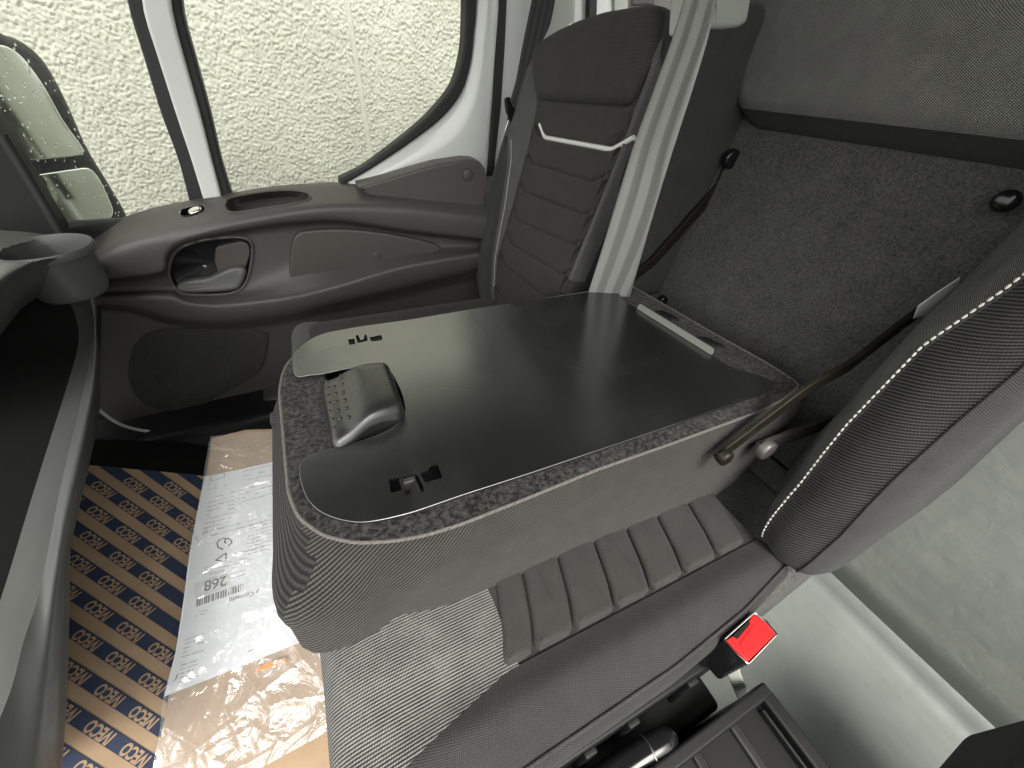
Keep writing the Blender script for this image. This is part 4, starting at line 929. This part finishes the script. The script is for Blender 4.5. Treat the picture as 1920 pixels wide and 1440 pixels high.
L_ = spline([Y(a, b, 1.25) for a, b in [(1004, -40), (997, 0), (982, 73), (967, 152), (957, 188), (948, 240), (935, 290), (922, 335), (905, 400)]], 60); R_ = spline([Y(a, b, 1.22) for a, b in [(1048, -40), (1041, 0), (1030, 50), (1008, 96), (992, 152), (976, 205), (966, 250), (950, 300), (935, 350), (915, 420)]], 60)
sheet('webbing', L_[:, None]+(R_-L_)[:, None]*s, M['beltd'], db, .0015)
pillow('tongue_grip', rnd([Y(a, b, 1.215) for a, b in [(945, 184), (956, 181), (961, 197), (975, 210), (977, 222), (969, 236), (957, 228), (948, 208)]], .006), (-.3, -1, .2), M['gloss'], db, .008, .008, .005)
pillow('tongue_plate', rnd([Y(a, b, 1.215) for a, b in [(953, 224), (963, 228), (958, 247), (968, 255), (961, 260), (945, 254), (946, 245)]], .003), (-.3, -1, .2), M['chrome'], db, .002, .002, .001)
bk = thing('belt_buckle', 'black seat belt buckle with red release button beside the cushion', 'buckle', tuple(Z(1408, 1197, .36)))
q = [Z(1357, 1199, .40), Z(1414, 1147, .40), Z(1403, 1247, .40), Z(1459, 1189, .40)]
dn = A(-.012, .004, -.075)
softbox('housing', [q[2]+dn, q[3]+dn, q[0]+dn, q[1]+dn, q[2], q[3], q[0], q[1]], .005, M['gloss'], bk, 6)
bz = [Z(a, b, .4006) for a, b in [(1362, 1201), (1413, 1150), (1455, 1190), (1402, 1243)]]
red = pillow('release_button', rnd([Z(a, b, .401) for a, b in [(1362, 1201), (1373, 1193), (1381, 1199), (1405, 1171), (1404, 1163), (1413, 1152), (1436, 1168), (1453, 1189), (1402, 1240), (1385, 1225)]], .0015, 3), (0, 0, 1), M['red'], bk, .0015, .004, .001, 3)
pillow('button_dish', rnd([Z(a, b, .403) for a, b in [(1386, 1208), (1412, 1173), (1445, 1188), (1402, 1232)]], .004), (0, 0, 1), M['red'], bk, .0006, .001, .0005, 2)
ring('bezel', resample([Z(a, b, .4005) for a, b in [(1358, 1199), (1371, 1187), (1414, 1149), (1436, 1164), (1457, 1189), (1403, 1245), (1380, 1225)]], 80, True), .0014, M['chrome'], bk)
pillow('tongue_slot', [Z(a, b, .4012) for a, b in [(1374, 1192), (1403, 1164), (1407, 1171), (1381, 1200)]], (0, 0, 1), M['black'], bk, .0006, .002, .0004, 2)
ribbon('strap', spline([Z(1375, 1225, .33), Z(1372, 1250, .30), Z(1385, 1285, .24), Z(1400, 1320, .16)], 12), (.8, -.6, 0), .024, .002, M['grey'], bk)
# ================================================================== CONSOLE, LEVER, DRIVER SEAT
con = thing('centre_console', 'black ribbed console tray between the seats', 'console', (.3, -.2, 0))
box('console_body', (-.1, -.42, -.005), (.466, -.034, .272), .012, M['black'], con, 6)
for lo, hi in (((-.1, -.050, .262), (.469, -.032, .292)), ((.448, -.42, .262), (.470, -.045, .292)), ((.438, -.42, .262), (.444, -.055, .285))): box('tray_rim', lo, hi, .004, M['black'], con, 6)
for x in (Z(1366, 1343, .278)[0], Z(1298, 1397, .278)[0], Z(1230, 1450, .278)[0]): box('tray_rib', (x-.009, -.40, .268), (x+.006, -.048, .281), .004, M['latch'], con, 6)
lv = thing('brake_lever', 'shiny black lever handle beside the console tray', 'lever', tuple(Z(1220, 1410, .27)))
pth = spline([Z(1040, 1530, .22), Z(1150, 1455, .255), Z(1215, 1412, .27), Z(1268, 1378, .275)], 30)
tube('lever_tube', pth, [.020]*26+[.0195, .018, .014, .006], M['gloss'], lv, 18)
ring('lever_collar', [pth[22]+.0203*(math.cos(k)*np.cross(pth[23]-pth[22], A(0, 0, 1))/np.linalg.norm(np.cross(pth[23]-pth[22], A(0, 0, 1)))+math.sin(k)*A(0, 0, 1)) for k in np.linspace(0, 2*math.pi, 30, endpoint=False)], .0016, M['steel'], lv)
dsv = thing('driver_seat', 'dark driver seat corner at the lower right', 'seat', (.4, -.5, 0))
softbox('cushion', [(-.1, -.75, .2), (.78, -.75, .2), (-.1, -.22, .2), (.78, -.22, .2), (-.1, -.75, .42), (.78, -.75, .42), (-.1, -.215, .42), (.78, -.215, .42)], .05, M['side'], dsv, 10)
